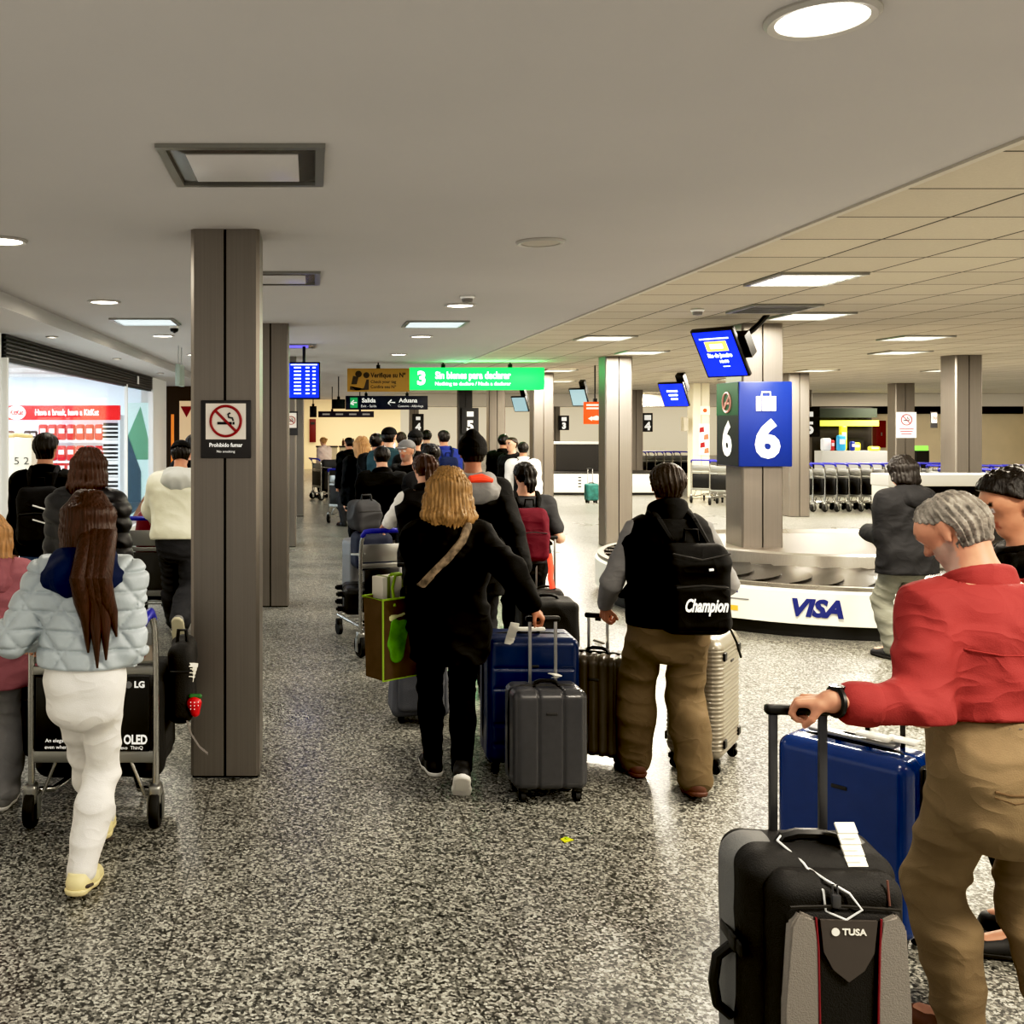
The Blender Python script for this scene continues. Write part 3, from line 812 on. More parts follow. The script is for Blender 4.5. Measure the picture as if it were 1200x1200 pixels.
# ---- columns
ORD = ['first', 'second', 'third', 'fourth', 'fifth', 'sixth', 'seventh', 'eighth', 'ninth', 'tenth', 'eleventh', 'twelfth', 'thirteenth', 'fourteenth', 'fifteenth', 'sixteenth', 'seventeenth', 'eighteenth', 'nineteenth', 'twentieth']
def column(x0, y0, label, w=.37, d=.38, m=None, seam=True):
    t = thing('column', label, 'column', (x0 + w / 2, y0 + d / 2, 0), group='steel clad columns')
    h = CEIL; c = .018; g = .007
    a = MB()
    def half(xa, xb, sl):
        # one folded sheet, chamfered at the outer corners
        if sl < 0: poly = [(xa + c, -d / 2), (xb, -d / 2), (xb, d / 2), (xa + c, d / 2), (xa, d / 2 - c), (xa, -d / 2 + c)]
        else: poly = [(xa, -d / 2), (xb - c, -d / 2), (xb, -d / 2 + c), (xb, d / 2 - c), (xb - c, d / 2), (xa, d / 2)]
        q = MB(); q.prism(poly, .012, h, 'xy'); return q
    for sgn in (-1, 1):
        q = half(-w / 2, -g, -1) if sgn < 0 else half(g, w / 2, 1)
        q.build('cladding_panel', m or M_steel, t, smooth=20)
    MB().box((0, 0, h / 2), (2 * g + .004, d - .03, h)).build('seam', M_black, t)
    MB().box((0, 0, .03), (w - .02, d - .02, .06)).build('base', M_black, t)
    return t
column(-.632, 5.35, 'nearest steel column, carrying the no smoking plaque at eye level', .36)
column(-.60, 10.35, 'steel column just behind the one with the big plaque', .37)
column(-.60, 15.4, 'third steel column back along the left aisle', .37)
column(-.55, 20.5, 'fourth steel column back along the left aisle', .40)
column(4.36, 10.37, 'steel column rising through the carousel under the blue 6 sign', .42, .42)
column(4.42, 15.4, 'lone steel column left of the man in the black vest', .41)
column(4.42, 20.4, 'steel column at the right end of the green hanging sign', .41)
column(4.42, 25.5, 'pale steel column behind the right half of the green sign', .41)
column(4.40, 30.6, 'far dark column wearing the number 5 sign', .41, m=mat('dark_column', (40, 40, 42), .5))
column(4.40, 45.9, 'distant column wearing the number 4 sign', .41)
column(4.40, 56.1, 'most distant column wearing the number 3 sign', .41)
column(9.50, 15.1, 'steel column at the right above the parked trolleys', .40)
column(9.52, 20.4, 'steel column just right of the blue 6 sign', .41)
column(9.50, 25.5, 'cream column with red and white notices', .42, m=mat('cream_column', (226, 214, 186), .5))
column(9.50, 30.6, 'steel column seen between lone column and second monitor', .41)
column(14.55, 25.5, 'steel column with the large white no smoking poster', .48)
column(14.55, 30.6, 'distant steel column with the right hand number 5 sign', .41)
column(19.6, 30.6, 'rightmost distant steel column beyond the trolley rows', .41)
column(9.5, 40.8, 'distant pale column beyond the orange hanging sign', .41)

# ---- ceiling fittings
def troffer(x, y, s, label, lit, z=CEIL):
    t = thing('ceiling_light', label, 'ceiling light', (x, y, z), group='square louvred ceiling lights')
    f = MB(); b = .035
    for dx, dy, sx, sy in ((-s / 2 + b / 2, 0, b, s), (s / 2 - b / 2, 0, b, s), (0, -s / 2 + b / 2, s - 2 * b, b), (0, s / 2 - b / 2, s - 2 * b, b)):
        f.box((dx, dy, -.008), (sx, sy, .016))
    f.build('frame', M_alu, t)
    if lit in (0, 3) and x < 2:
        i_ = s / 2 - .10
        q = MB()
        for (ax, ay), (bx, by) in (((-1, -1), (1, -1)), ((1, -1), (1, 1)), ((1, 1), (-1, 1)), ((-1, 1), (-1, -1))):
            o_ = s / 2 - b; q.quad((ax * o_, ay * o_, -.003), (bx * o_, by * o_, -.003), (bx * i_, by * i_, -.012), (ax * i_, ay * i_, -.012))
        q.build('reflector', mat('unlit_reflector', (120, 116, 110), .22, metal=.9), t, smooth=0)
        MB().box((0, 0, -.014), (2 * i_, 2 * i_, .006), bevel=.002).build('diffuser', mat('painted_violet_reflection', (110, 100, 230), .3, emit=.8) if lit == 3 else mat('unlit_diffuser', (176, 171, 164), .35), t)  # violet variant paints the flight board's reflection into a glowing diffuser
        return t
    MB().box((0, 0, -.002), (s - 2 * b, s - 2 * b, .003)).build('diffuser', {2: M_lamp, 1: M_lampcool, 0: mat('dark_diffuser', (96, 92, 86), .4)}[lit], t)
    lv = MB()
    for k in range(4): lv.box((0, -s / 2 + s * (k + 1) / 5, -.010), (s - 2 * b, .016, .014))
    lv.build('louvre', M_alu, t)
    return t
troffer(-.26, 4.03, .62, 'large dark square ceiling fitting above the nearest column', 0)
troffer(-.24, 7.13, .60, 'unlit square ceiling fitting partly behind the nearest column', 0)
troffer(1.25, 10.4, .62, 'lit square ceiling fitting in the middle of the aisle', 1)
troffer(-1.64, 10.15, .62, 'cool lit square ceiling fitting left of the nearest column', 1)
troffer(-.24, 13.3, .60, 'square ceiling fitting with painted violet reflection above the blue flight board', 3)
T0x, T0y = 2.54, 3.83
LIT = []
for i, (ix, iy, lit, wh) in enumerate(((1, 5, 2, 'brightest and nearest lit panel in the tiled ceiling'), (3, 9, 2, 'lit panel in the tiled ceiling above the blue monitor'), (1, 13, 2, 'lit tiled ceiling panel over the lone column'),
        (3, 17, 2, 'lit tiled ceiling panel between monitor and lone column'), (7, 13, 2, 'lit tiled ceiling panel at right past the monitor'), (9, 17, 2, 'narrow lit tiled ceiling panel left of right hand column'),
        (3, 25, 2, 'distant lit ceiling panel behind the second monitor'), (11, 25, 2, 'glowing ceiling panel over the white poster column'), (15, 25, 2, 'distant glowing ceiling panel at the far right'), (11, 31, 2, 'glowing ceiling panel deep over the trolley row'),
        (5, 33, 2, 'far lit ceiling panel between the grey columns'), (2, 8, 0, 'dark unlit square in the tiled ceiling'), (17, 13, 2, 'lit ceiling panel beyond the right edge column'))):
    x, y = T0x + .61 * (ix + .5), T0y + .61 * (iy + .5)
    troffer(x, y, .60, wh, lit)
    if lit: LIT.append((x, y))
def downlight(x, y, label, lit, r=.135, z=CEIL):
    t = thing('downlight', label, 'ceiling light', (x, y, z), group='round recessed downlights')
    MB().lathe([(r, 0), (r, -.006), (r * .93, -.016), (r * .80, -.012), (r * .80, 0)], seg=40).build('ring', mat('downlight_ring', (158, 153, 144), .35), t)
    MB().lathe([(.0001, -.009), (r * .5, -.010), (r * .80, -.008)], seg=40).build('lamp', M_lamp if lit else M_lampdim, t)
    return t
DL = []
for x, y, lb, lit in ((1.276, 2.56, 'largest round downlight at the top right', 1), (1.28, 5.72, 'dim round downlight in the centre of the plaster ceiling', 0), (1.27, 8.75, 'lit round downlight beside the smoke detector', 1), (1.27, 11.85, 'lit round downlight above the green sign', 1), (1.27, 14.9, 'small round downlight just over the green sign', 1),
                      (-1.71, 5.67, 'round downlight cut by the left edge', 1), (-1.72, 8.5, 'round downlight left of the cool square light', 1), (-1.71, 11.77, 'round downlight just past the cool square light', 1), (-1.71, 15.0, 'far left round downlight near the soffit', 1)):
    downlight(x, y, lb, lit)
    if lit: DL.append((x, y))
for k, y in enumerate((8.2, 10.5, 14.0, 18.0)):
    downlight(-2.66, y, ('%s small spot in the soffit over the shop front, counted from the camera' % ORD[k]), 1, .065, 2.75)
for x, y, lb in ((1.24, 8.15, 'small white smoke detector beside a downlight'), (3.43, 9.1, 'round smoke detector on the tiled ceiling')):
    t = thing('smoke_detector', lb, 'smoke detector', (x, y, CEIL))
    MB().lathe([(.055, 0), (.06, -.012), (.05, -.022)], seg=24).build('base', M_white, t)
    MB().lathe([(.045, -.022), (.04, -.05), (.0001, -.056)], seg=24).build('cap', mat('detector_grey', (120, 116, 110), .5), t)
t = thing('security_camera', 'black dome camera on the ceiling left of the nearest column', 'camera', (-1.42, 10.6, CEIL))
MB().lathe([(.05, 0), (.05, -.03)], seg=20).build('base', M_white, t)
MB().lathe([(.045, -.03), (.04, -.06), (.0001, -.08)], seg=20).build('dome', M_black, t)

# ---- shop on the left
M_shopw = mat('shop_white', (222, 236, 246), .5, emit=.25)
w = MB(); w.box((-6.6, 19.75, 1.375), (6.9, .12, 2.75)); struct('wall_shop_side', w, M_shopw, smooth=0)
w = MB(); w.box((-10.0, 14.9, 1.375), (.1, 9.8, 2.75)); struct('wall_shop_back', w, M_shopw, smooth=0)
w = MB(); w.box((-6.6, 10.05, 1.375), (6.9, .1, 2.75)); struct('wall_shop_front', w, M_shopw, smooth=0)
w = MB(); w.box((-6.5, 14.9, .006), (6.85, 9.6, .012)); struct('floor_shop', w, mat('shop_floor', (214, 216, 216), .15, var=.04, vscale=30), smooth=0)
sh = thing('roller_shutter', 'dark rolled up security shutter above the bright shop front', 'shutter', (-3.06, 14.9, 2.5))
q = MB(); q.box((-.10, 0, .125), (.2, 9.4, .25)); q.build('housing', M_dark, sh)
q = MB()
for k in range(6): q.loft([(0.006, -4.7, .02 + k * .042), (0.006, 4.7, .02 + k * .042)], .017, 8)
q.build('slat_curtain', mat('shutter_slats', (70, 68, 66), .35, metal=.6), sh)
q = MB(); q.box((-.02, 0, -.012), (.06, 9.4, .03)); q.build('bottom_rail', M_black, sh)
q = MB(); q.box((.03, 3.0, .12), (.01, .16, .14)); q.build('notice', M_white, sh)
wd = MB(); wd.box((-3.06, 14.9, .06), (.06, 9.4, .10)); wd.box((-3.06, 10.17, 1.26), (.09, .06, 2.5)); wd.box((-3.06, 19.55, 1.26), (.09, .10, 2.5)); wd.box((-3.06, 16.9, 1.26), (.05, .05, 2.5))
wo = struct('window_1', wd, M_white, smooth=0)
MB().box((-3.06, 14.9, 1.29), (.012, 9.3, 2.40)).build('pane', glass_mat('shop_glass'), wo)
# shelf unit with the red header
SY = 18.2
su = thing('display_shelf', 'white shop shelf unit under a red chocolate banner', 'shelf', (gx(75, SY), SY, .012))
sw_ = gx(143, SY) - gx(7, SY)
q = MB(); q.box((0, .2, 1.0), (sw_, .03, 2.0)); q.box((-sw_ / 2 + .015, 0, 1.0), (.03, .4, 2.0)); q.box((sw_ / 2 - .015, 0, 1.0), (.03, .4, 2.0)); q.build('frame', M_shopw, su)
SH = [gz(p, SY) for p in (517, 541, 560, 577, 596)] + [.12]
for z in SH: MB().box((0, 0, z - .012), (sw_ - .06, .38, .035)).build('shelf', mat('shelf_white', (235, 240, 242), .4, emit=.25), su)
rk = MB()
for k in range(22): rk.box((sw_ / 2 - .17, -.17, .28 + k * .072), (.27, .05, .030))
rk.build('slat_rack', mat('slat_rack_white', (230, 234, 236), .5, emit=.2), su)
MB().box((sw_ / 2 - .17, -.12, 1.05), (.27, .02, 1.62)).build('rack_back', M_dark, su)
hd = MB(); hd.box((0, -.16, (gz(476, SY) + gz(493, SY)) / 2), (sw_, .1, gz(476, SY) - gz(493, SY)), bevel=.01); hdo = hd.build('header', mat('choc_red', (214, 38, 40), .4, emit=.75), su)
zc = (gz(476, SY) + gz(493, SY)) / 2
text('Have a break, have a KitKat', .15, mat('shop_text', (255, 250, 245), .4, emit=1.0), hdo, (.10, -.215, zc), width=1.12, bold=.004)
q = MB(); q.lathe([(.0001, 0), (.16, 0), (.16, .01)], c=(0, 0, 0), seg=28, axis='y'); me_o = q.build('logo', mat('shop_text', (255, 250, 245)), hdo, loc=(-.78, -.225, zc)); me_o.scale = (1, 1, .78)
text('KitKat', .12, mat('choc_red', (0, 0, 0)), hdo, (-.78, -.235, zc), width=.24, bold=.004, shear=.25)
def packet(name, w, d, h, m, m2):
    q = MB(); q.box((0, 0, h / 2), (w, d, h), bevel=min(d, w) * .35, seg=3)
    o = q.build(name, m)
    b = MB(); b.box((0, -d / 2 - .001, h * .58), (w * .62, .004, h * .3)); b.build('label_patch', m2, o)
    return o
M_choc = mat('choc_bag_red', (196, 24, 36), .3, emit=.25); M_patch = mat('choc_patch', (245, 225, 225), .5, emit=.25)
names = ('top', 'second', 'third', 'fourth')
proto = packet('chocolate_bag', .155, .10, .28, M_choc, M_patch)
used = False
xr0 = gx(47, SY) - gx(75, SY); xr1 = gx(123, SY) - gx(75, SY)
for s_ in range(4):
    for k in range(7):
        x = xr0 + (xr1 - xr0) * (k + .5) / 7
        o = proto if not used else copy_tree(proto); used = True
        o.location = (gx(75, SY) + x, SY - .10, SH[s_] + .012 + .008); o.rotation_euler = (0, 0, random.Random(s_ * 9 + k).uniform(-.12, .12))
        o.scale = (1, 1, 1 if s_ != 1 else .95)
        tag(o, 'red chocolate bag standing on the %s shelf of the shop display' % names[s_], 'chocolate bag', 'chocolate bags on the %s shelf' % names[s_])
for k, (px_, c) in enumerate(((14, (90, 50, 30)), (24, (225, 215, 205)), (34, (60, 40, 35)), (41, (50, 46, 44)))):
    o = packet('snack_box', .13, .10, .17, mat('snack_%d' % k, c, .4, emit=.15), M_patch)
    o.location = (gx(px_, SY), SY - .08, SH[0] + .018)
    tag(o, ('brown', 'white', 'dark brown', 'black')[k] + ' snack box at the left end of the top shop shelf', 'box')
# beige stand with numbers
DY = 16.6
t = thing('display_stand', 'beige display stand printed 152 inside the shop', 'display stand', (gx(22, DY), DY, .012))
hh_ = gz(514, DY)
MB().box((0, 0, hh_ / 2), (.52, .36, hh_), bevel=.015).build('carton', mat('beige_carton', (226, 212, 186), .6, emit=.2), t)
for k, z_ in enumerate((.45, .75)): MB().box((0, -.19, z_), (.46, .02, .03)).build('ledge', mat('ledge_tan', (196, 172, 140), .6), t)
text('1 5 2', .17, M_signblack, t, (0.02, -.19, gz(541, DY)), width=.36)
MB().loft([(-.24, -.05, hh_ + .02), (0, -.1, hh_ + .05), (.24, -.05, hh_ + .02)], .035, 10).build('topper', mat('topper_tan', (200, 170, 110), .5), t)
# scenic poster at the far end of the window
PY_ = 19.5
x0, x1 = gx(146, PY_), gx(177, PY_); z0, z1 = gz(611, PY_), gz(472, PY_)
t = thing('poster', 'tall scenic green poster at the far end of the shop window', 'poster', ((x0 + x1) / 2, PY_ + .03, z0)); W_ = x1 - x0; Hh = z1 - z0
MB().box((0, 0, Hh / 2), (W_, .02, Hh)).build('panel', mat('poster_sky', (196, 226, 222), .4, emit=.35), t)
MB().prism([(-W_ / 2, Hh * .66), (W_ * .1, Hh * .97), (W_ / 2, Hh * .6), (W_ / 2, Hh * .52), (-W_ / 2, Hh * .52)], -.016, -.012).build('hill_shape', mat('poster_green', (110, 160, 130), .5, emit=.2), t)
MB().prism([(-W_ / 2, Hh * .8), (W_ * .12, Hh * .42), (W_ * .12, Hh * .12), (-W_ / 2, Hh * .02)], -.022, -.018).build('rock_shape', mat('poster_slate', (70, 92, 104), .5, emit=.12), t)
MB().prism([(-W_ * .3, Hh * .0), (W_ / 2, Hh * .0), (W_ / 2, Hh * .3), (W_ * .2, Hh * .2)], -.028, -.024).build('earth_shape', mat('poster_brown', (150, 104, 74), .5, emit=.15), t)

# ---- doorway area behind the left people
t = thing('banner_stand', 'narrow orange and white banner stand beside the dark doorway', 'banner', (gx(199, 20.5), 20.9, 0))
MB().box((0, 0, .02), (.10, .3, .04)).build('base', M_black, t)
MB().box((0, 0, 1.05), (.06, .02, 2.0)).build('panel', mat('orange_strip', (232, 140, 60), .5, emit=.3), t)
t = thing('wall_notice', 'white notice with a red triangle on the dark brown wall', 'notice', (gx(217, 24), 24.27, gz(497, 24)))
MB().box((0, 0, 0), (.34, .02, 1.1)).build('panel', mat('notice_cream', (226, 196, 160), .5, emit=.25), t)
MB().prism([(-.14, .42), (.14, .42), (0, .16)], -.018, -.012).build('red_triangle', M_red, t)
t = thing('hanging_sign', 'small sign hanging edge on from the ceiling left of column', 'sign', (gx(211, 13.5), 13.5, CEIL))
for dy in (-.16, .16): MB().cyl((0, dy, 0), (0, dy, -.24), .006).build('rod', M_alu, t)
MB().box((0, 0, -.38), (.06, .5, .28), bevel=.008).build('panel', mat('sign_grey', (140, 150, 140), .5), t)

# ---- no smoking sign helper
def no_smoking(parent, x, y, z, r, ring=M_red, ink=M_signblack):
    q = MB(); n = 40
    q.loft([(x + r * math.cos(2 * PI * k / n), y, z + r * math.sin(2 * PI * k / n)) for k in range(n)], r * .09, 6, closed=True)
    q.loft([(x - r * .68, y, z + r * .68), (x + r * .68, y, z - r * .68)], r * .085, 6)
    q.build('prohibition_ring', ring, parent)
    q = MB(); q.box((x - r * .08, y + .001, z - r * .14), (r * .95, .004, r * .17)); q.box((x + r * .52, y + .001, z - r * .14), (r * .12, .004, r * .17))
    q.loft([(x + r * .5, y, z + .02 * r), (x + r * .45, y, z + r * .2), (x + r * .2, y, z + r * .25), (x + r * .15, y, z + r * .45), (x + r * .3, y, z + r * .55)], r * .06, 6)
    q.build('cigarette', ink, parent)
sx0, sx1 = gx(235, 5.33), gx(294, 5.33); sz0, sz1 = gz(537, 5.33), gz(469, 5.33)
t = thing('no_smoking_sign', 'dark framed no smoking plaque on the nearest steel column', 'sign', ((sx0 + sx1) / 2, 5.342, (sz0 + sz1) / 2)); W_, Hh = sx1 - sx0, sz1 - sz0
MB().box((0, 0, 0), (W_, .012, Hh), bevel=.004).build('plate', mat('plaque_dark', (48, 47, 48), .45), t)
MB().box((0, -.007, Hh * .135), (W_ * .80, .004, Hh * .62)).build('panel', mat('plaque_white', (226, 218, 206), .5), t)
no_smoking(t, 0, -.012, Hh * .14, W_ * .30)
text('Prohibido fumar', .03, M_wtxt, t, (0, -.0075, -Hh * .275), width=W_ * .66, bold=.0006)
text('No smoking', .018, M_wtxt, t, (0, -.0075, -Hh * .385), width=W_ * .36)
def small_plaque(px, py, Y, w, h, label):
    t = thing('no_smoking_sign', label, 'sign', (gx(px, Y), Y, gz(py, Y)))
    MB().box((0, 0, 0), (w, .012, h)).build('plate', mat('plaque_dark', (48, 47, 48)), t)
    MB().box((0, -.007, h * .12), (w * .8, .004, h * .62)).build('panel', mat('plaque_white', (226, 218, 206)), t)
    no_smoking(t, 0, -.012, h * .12, w * .3)
small_plaque(341.2, 496, 15.39, .20, .36, 'no smoking plaque on the third left column')
small_plaque(1094.5, 492, 15.09, .10, .24, 'small yellowish plaque on the right hand steel column')
t = thing('poster_sign', 'large white no smoking poster on a distant column', 'poster', (gx(1062, 25.49), 25.49, gz(498, 25.49)))
MB().box((0, 0, 0), (.50, .01, .64)).build('sheet', mat('poster_white', (244, 240, 236), .5, emit=.35), t)
no_smoking(t, 0, -.012, .13, .13, ring=mat('pink_red', (190, 90, 100), .5))
for k in range(3): MB().box((0, -.008, -.10 - k * .06), (.36 - .05 * k, .004, .022)).build('text_line', mat('pink_red', (0, 0, 0)), t)
for nm, px, py, w, h, lb, c1 in (('notice_sign', 826, 481, .24, .22, 'small square notice high on the cream column', (236, 226, 200)), ('fire_notice', 825, 515, .26, .78, 'tall red and white fire notice on the cream column', (240, 230, 220))):
    t = thing(nm, lb, 'notice', (gx(px, 25.48), 25.48, gz(py, 25.48)))
    MB().box((0, 0, 0), (w, .01, h)).build('sheet', mat('sheet_' + nm, c1, .5, emit=.2), t)
    if nm == 'notice_sign': MB().lathe([(.0001, 0), (.05, 0), (.05, .004)], c=(0, -.012, 0), seg=16, axis='y').build('symbol', mat('orange_mark', (220, 90, 30), .5), t)
    else:
        for k, (a, b_) in enumerate(((-.06, .24), (.05, .06), (-.04, -.14), (.06, -.28))): MB().prism([(a - .06, b_ - .07), (a + .06, b_ - .05), (a + .05, b_ + .08), (a - .05, b_ + .05)], -.012, -.008).build('picture_block', M_red if k % 2 == 0 else mat('photo_tan', (170, 110, 80), .5), t)
t = thing('notice_sign', 'narrow printed strip on the side of the cream column', 'notice', (gx(806, 25.7), 25.6, gz(497, 25.6)))
MB().box((-.12, 0, 0), (.10, .2, .34)).build('sheet', mat('strip_grey', (170, 160, 140), .5), t)

# ---- big 6 sign round the carousel column
SX0, SX1 = 4.335, 4.80
zb, zt = gz(547, 10.3), gz(447, 10.3)
t = thing('number_sign', 'blue and green box sign with white number 6 on carousel column', 'sign', (4.57, 10.58, zb)); hS = zt - zb
wS, dS = .54, .56
MB().box((0, 0, hS / 2), (wS, dS, hS), bevel=.012).build('box_body', M_navy, t)
MB().box((-wS / 2 - .002, 0, hS / 2), (.006, dS - .02, hS - .01)).build('side_panel', M_signblack, t)
MB().box((-wS / 2 - .006, 0, hS * .80), (.004, dS - .02, hS * .39)).build('green_panel', M_green, t)
text('6', .50, M_wtxt, t, (.015, -dS / 2 - .003, hS * .30), bold=.022)
LEFT = Matrix.Rotation(-PI / 2, 4, 'Z') @ FRONT
text('6', .46, M_wtxt, t, (-wS / 2 - .008, 0, hS * .30), rot=LEFT, bold=.02)
q = MB(); q.box((0, -dS / 2 - .004, hS * .74), (.20, .008, .15), bevel=.003); q.loft([(-.045, -dS / 2 - .004, hS * .83), (-.04, -dS / 2 - .004, hS * .875), (.04, -dS / 2 - .004, hS * .875), (.045, -dS / 2 - .004, hS * .83)], .009, 6); q.build('suitcase_symbol', M_wtxt, t)
q = MB()
for x_ in (-.045, .045): q.box((x_, -dS / 2 - .009, hS * .74), (.008, .002, .15))
q.build('symbol_lines', M_navy, t)
q = MB(); n = 30; q.loft([(-wS / 2 - .010, .10 * math.cos(2 * PI * k / n), hS * .76 + .10 * math.sin(2 * PI * k / n)) for k in range(n)], .012, 6, closed=True); q.loft([(-wS / 2 - .010, -.07, hS * .76 + .07), (-wS / 2 - .010, .07, hS * .76 - .07)], .010, 6); q.box((-wS / 2 - .01, 0, hS * .76 - .01), (.004, .11, .022)); q.build('no_smoking_symbol', mat('pale_red', (206, 150, 140), .5), t)
def number_sign(px, Y, digit, label, py0, py1, w=.50):
    z0, z1 = gz(py1, Y), gz(py0, Y); h = z1 - z0
    t = thing('number_sign', label, 'sign', (gx(px, Y), Y + w / 2, z0), group='numbered black column signs')
    MB().box((0, 0, h / 2), (w, w, h)).build('box_body', M_signblack, t)
    text(digit, h * .55, M_wtxt, t, (0, -w / 2 - .004, h * .28), bold=.02)
    MB().box((0, -w / 2 - .004, h * .76), (.20, .006, .15)).build('suitcase_symbol', M_wtxt, t)
number_sign(551, 30.5, '5', 'black number 5 sign on the dark far column', 478, 508)
number_sign(490, 45.8, '4', 'black number 4 sign above the queue', 485, 507)
number_sign(461, 56.0, '3', 'black number 3 sign, the smallest above the queue', 486, 507)
number_sign(949, 30.5, '5', 'black number 5 sign right of the blue 6 sign', 477, 512, .6)
number_sign(661, 40.7, '3', 'small dark number sign left of the orange sign', 487, 504, .4)
number_sign(759, 30.7, '4', 'dark number sign seen edge on behind lone column', 484, 506, .3)

# ---- hanging signs
def hang(name, label, px0, px1, py0, py1, Y, m, rods=2, d=.12, emit=0):
    x0, x1, z0, z1 = gx(px0, Y), gx(px1, Y), gz(py1, Y), gz(py0, Y)
    t = thing(name, label, 'sign', ((x0 + x1) / 2, Y, z0)); w, h = x1 - x0, z1 - z0
    MB().box((0, 0, h / 2), (w, d, h), bevel=.006).build('panel', m, t)
    for k in range(rods):
        x = -w / 2 + w * (k + .5) / rods
        MB().cyl((x, 0, h), (x, 0, CEIL - z0), .012).build('rod', M_black, t)
        MB().box((x, 0, h + .03), (.06, .06, .06)).build('bracket', M_black, t)
    return t, w, h
GY = 17.0
M_gglow = mat('green_glow', (28, 206, 92), .4, emit=1.5)
M_white_glow = mat('white_glow', (240, 255, 246), .4, emit=2.2)
t, w, h = hang('hanging_sign', 'glowing green hanging sign with number 3 and white lettering', 480, 637, 431, 457, GY, M_gglow)
text('3', .30, M_white_glow, t, (-w / 2 + .19, -.062, h / 2), bold=.012)
text('Sin bienes para declarar', .16, M_white_glow, t, (-w / 2 + 1.04, -.062, h * .64), width=1.25, bold=.005)
text('Nothing to declare / Nada a declarar', .08, M_white_glow, t, (-w / 2 + 1.04, -.062, h * .27), width=1.25, bold=.001)
t, w, h = hang('hanging_sign', 'tan hanging sign with luggage check pictogram left of the green sign', 407, 479.5, 432, 459, GY, mat('tan_sign', (146, 112, 46), .5, emit=.12), 1)
MI = mat('sign_ink', (44, 30, 14), .5)
text('Verifique su Nº', .11, MI, t, (.16, -.062, h * .70), width=.58, bold=.003)
text('Check your tag', .07, MI, t, (.08, -.062, h * .42), width=.42, bold=.001)
text('Confira seu Nº', .07, MI, t, (.08, -.062, h * .20), width=.42, bold=.001)
q = MB(); q.prism([(-.47, .09), (-.36, .02), (-.24, .06), (-.20, .20), (-.16, .20), (-.16, .03), (-.47, .03)], -.066, -.062); q.lathe([(.0001, 0), (.055, 0), (.055, .004)], c=(-.33, -.066, .29), seg=16, axis='y'); q.lathe([(.0001, 0), (.05, 0), (.05, .004)], c=(-.20, -.066, .27), seg=16, axis='y')
q.prism([(-.45, .12), (-.36, .12), (-.33, .24), (-.42, .26)], -.066, -.062); q.build('pictogram', MI, t)
t, w, h = hang('hanging_sign', 'dark blue hanging sign pointing to exit and customs', 405, 501, 464, 480, 22.0, mat('sign_darkblue', (20, 22, 44), .4))
MB().box((-w * .40, -.062, h / 2), (.16, .006, .22)).build('exit_symbol', mat('exit_green', (40, 150, 90), .4, emit=.5), t)
text('←', .16, M_wtxt, t, (-w * .40, -.068, h / 2), bold=.006)
text('Salida', .13, M_wtxt, t, (-w * .22, -.062, h * .66), bold=.004); text('Exit - Saída', .075, M_wtxt, t, (-w * .22, -.062, h * .25))
text('←', .2, M_wtxt, t, (w * .06, -.062, h / 2), bold=.005)
text('Aduana', .13, M_wtxt, t, (w * .26, -.062, h * .66), bold=.003); text('Customs - Alfândega', .065, M_wtxt, t, (w * .29, -.062, h * .25))
hang('hanging_sign', 'plain black box joined to the left of the exit sign', 389, 404.5, 468, 479, 22.0, M_signblack, 1)
t, w, h = hang('hanging_sign', 'long thin dark sign far below the exit sign', 373, 438, 482, 489, 28.0, mat('sign_darkpurple', (36, 32, 46), .5))
for k in range(4): MB().box((-w * .36 + w * .24 * k, -.064, h / 2), (.20, .004, .045)).build('text_line', mat('dim_text', (180, 176, 170), .5), t)
t, w, h = hang('hanging_sign', 'orange hanging sign with a white pointing symbol', 684, 710.5, 471, 497, 17.8, mat('orange_sign', (238, 92, 36), .45, emit=.45), 1, .05)
for k in range(2): MB().box((0, -.03, h * (.86 - .15 * k)), (w * .8, .006, .03)).build('text_line', M_wtxt, t)
q = MB(); q.loft([(-.08, -.03, h * .25), (.02, -.03, h * .28), (.08, -.03, h * .25)], [.02, .045, .03], 8, flat=((0, 1, 0), .15)); q.prism([(-.13, h * .25), (-.06, h * .36), (-.06, h * .14)], -.034, -.03); q.build('hand_symbol', M_wtxt, t)
hang('hanging_sign', 'small black unit below the flight board beside column', 363, 371, 476, 489, 26.0, M_signblack, 1)
t = thing('wall_panel', 'dark red panel on the warm lit wall at far left', 'panel', (gx(366.5, 40), 41.9, gz(505, 40)))
MB().box((0, 0, 0), (.26, .1, .95), bevel=.01).build('panel', mat('dark_red_panel', (112, 24, 28), .5), t)
MB().box((0, -.06, .3), (.16, .02, .10)).build('handle_plate', M_dark, t)
# customs counters before the warm wall
for px0, px1, lb in ((371, 395, 'pale customs counter at far left under the warm wall'), (398, 434, 'longer pale customs counter at the far end of the queue')):
    x0, x1 = gx(px0, 38), gx(px1, 38); t = thing('counter', lb, 'counter', ((x0 + x1) / 2, 38, 0))
    MB().box((0, 0, .5), (x1 - x0, .6, 1.0), bevel=.02).build('body', M_cream, t); MB().box((0, 0, 1.02), (x1 - x0 + .06, .7, .05), bevel=.01).build('top', M_dark, t)
for k, px in enumerate((399, 403, 407, 411)):
    t = thing('bottle', '%s of four small dark items on the far customs counter, from the left' % ORD[k], 'bottle', (gx(px, 38) + .1, 38, 1.046)); MB().lathe([(.05, 0), (.05, .16), (.02, .22), (.02, .27), (.0001, .27)], seg=12).build('body', mat('bottle_amber', (70, 40, 26), .3), t)

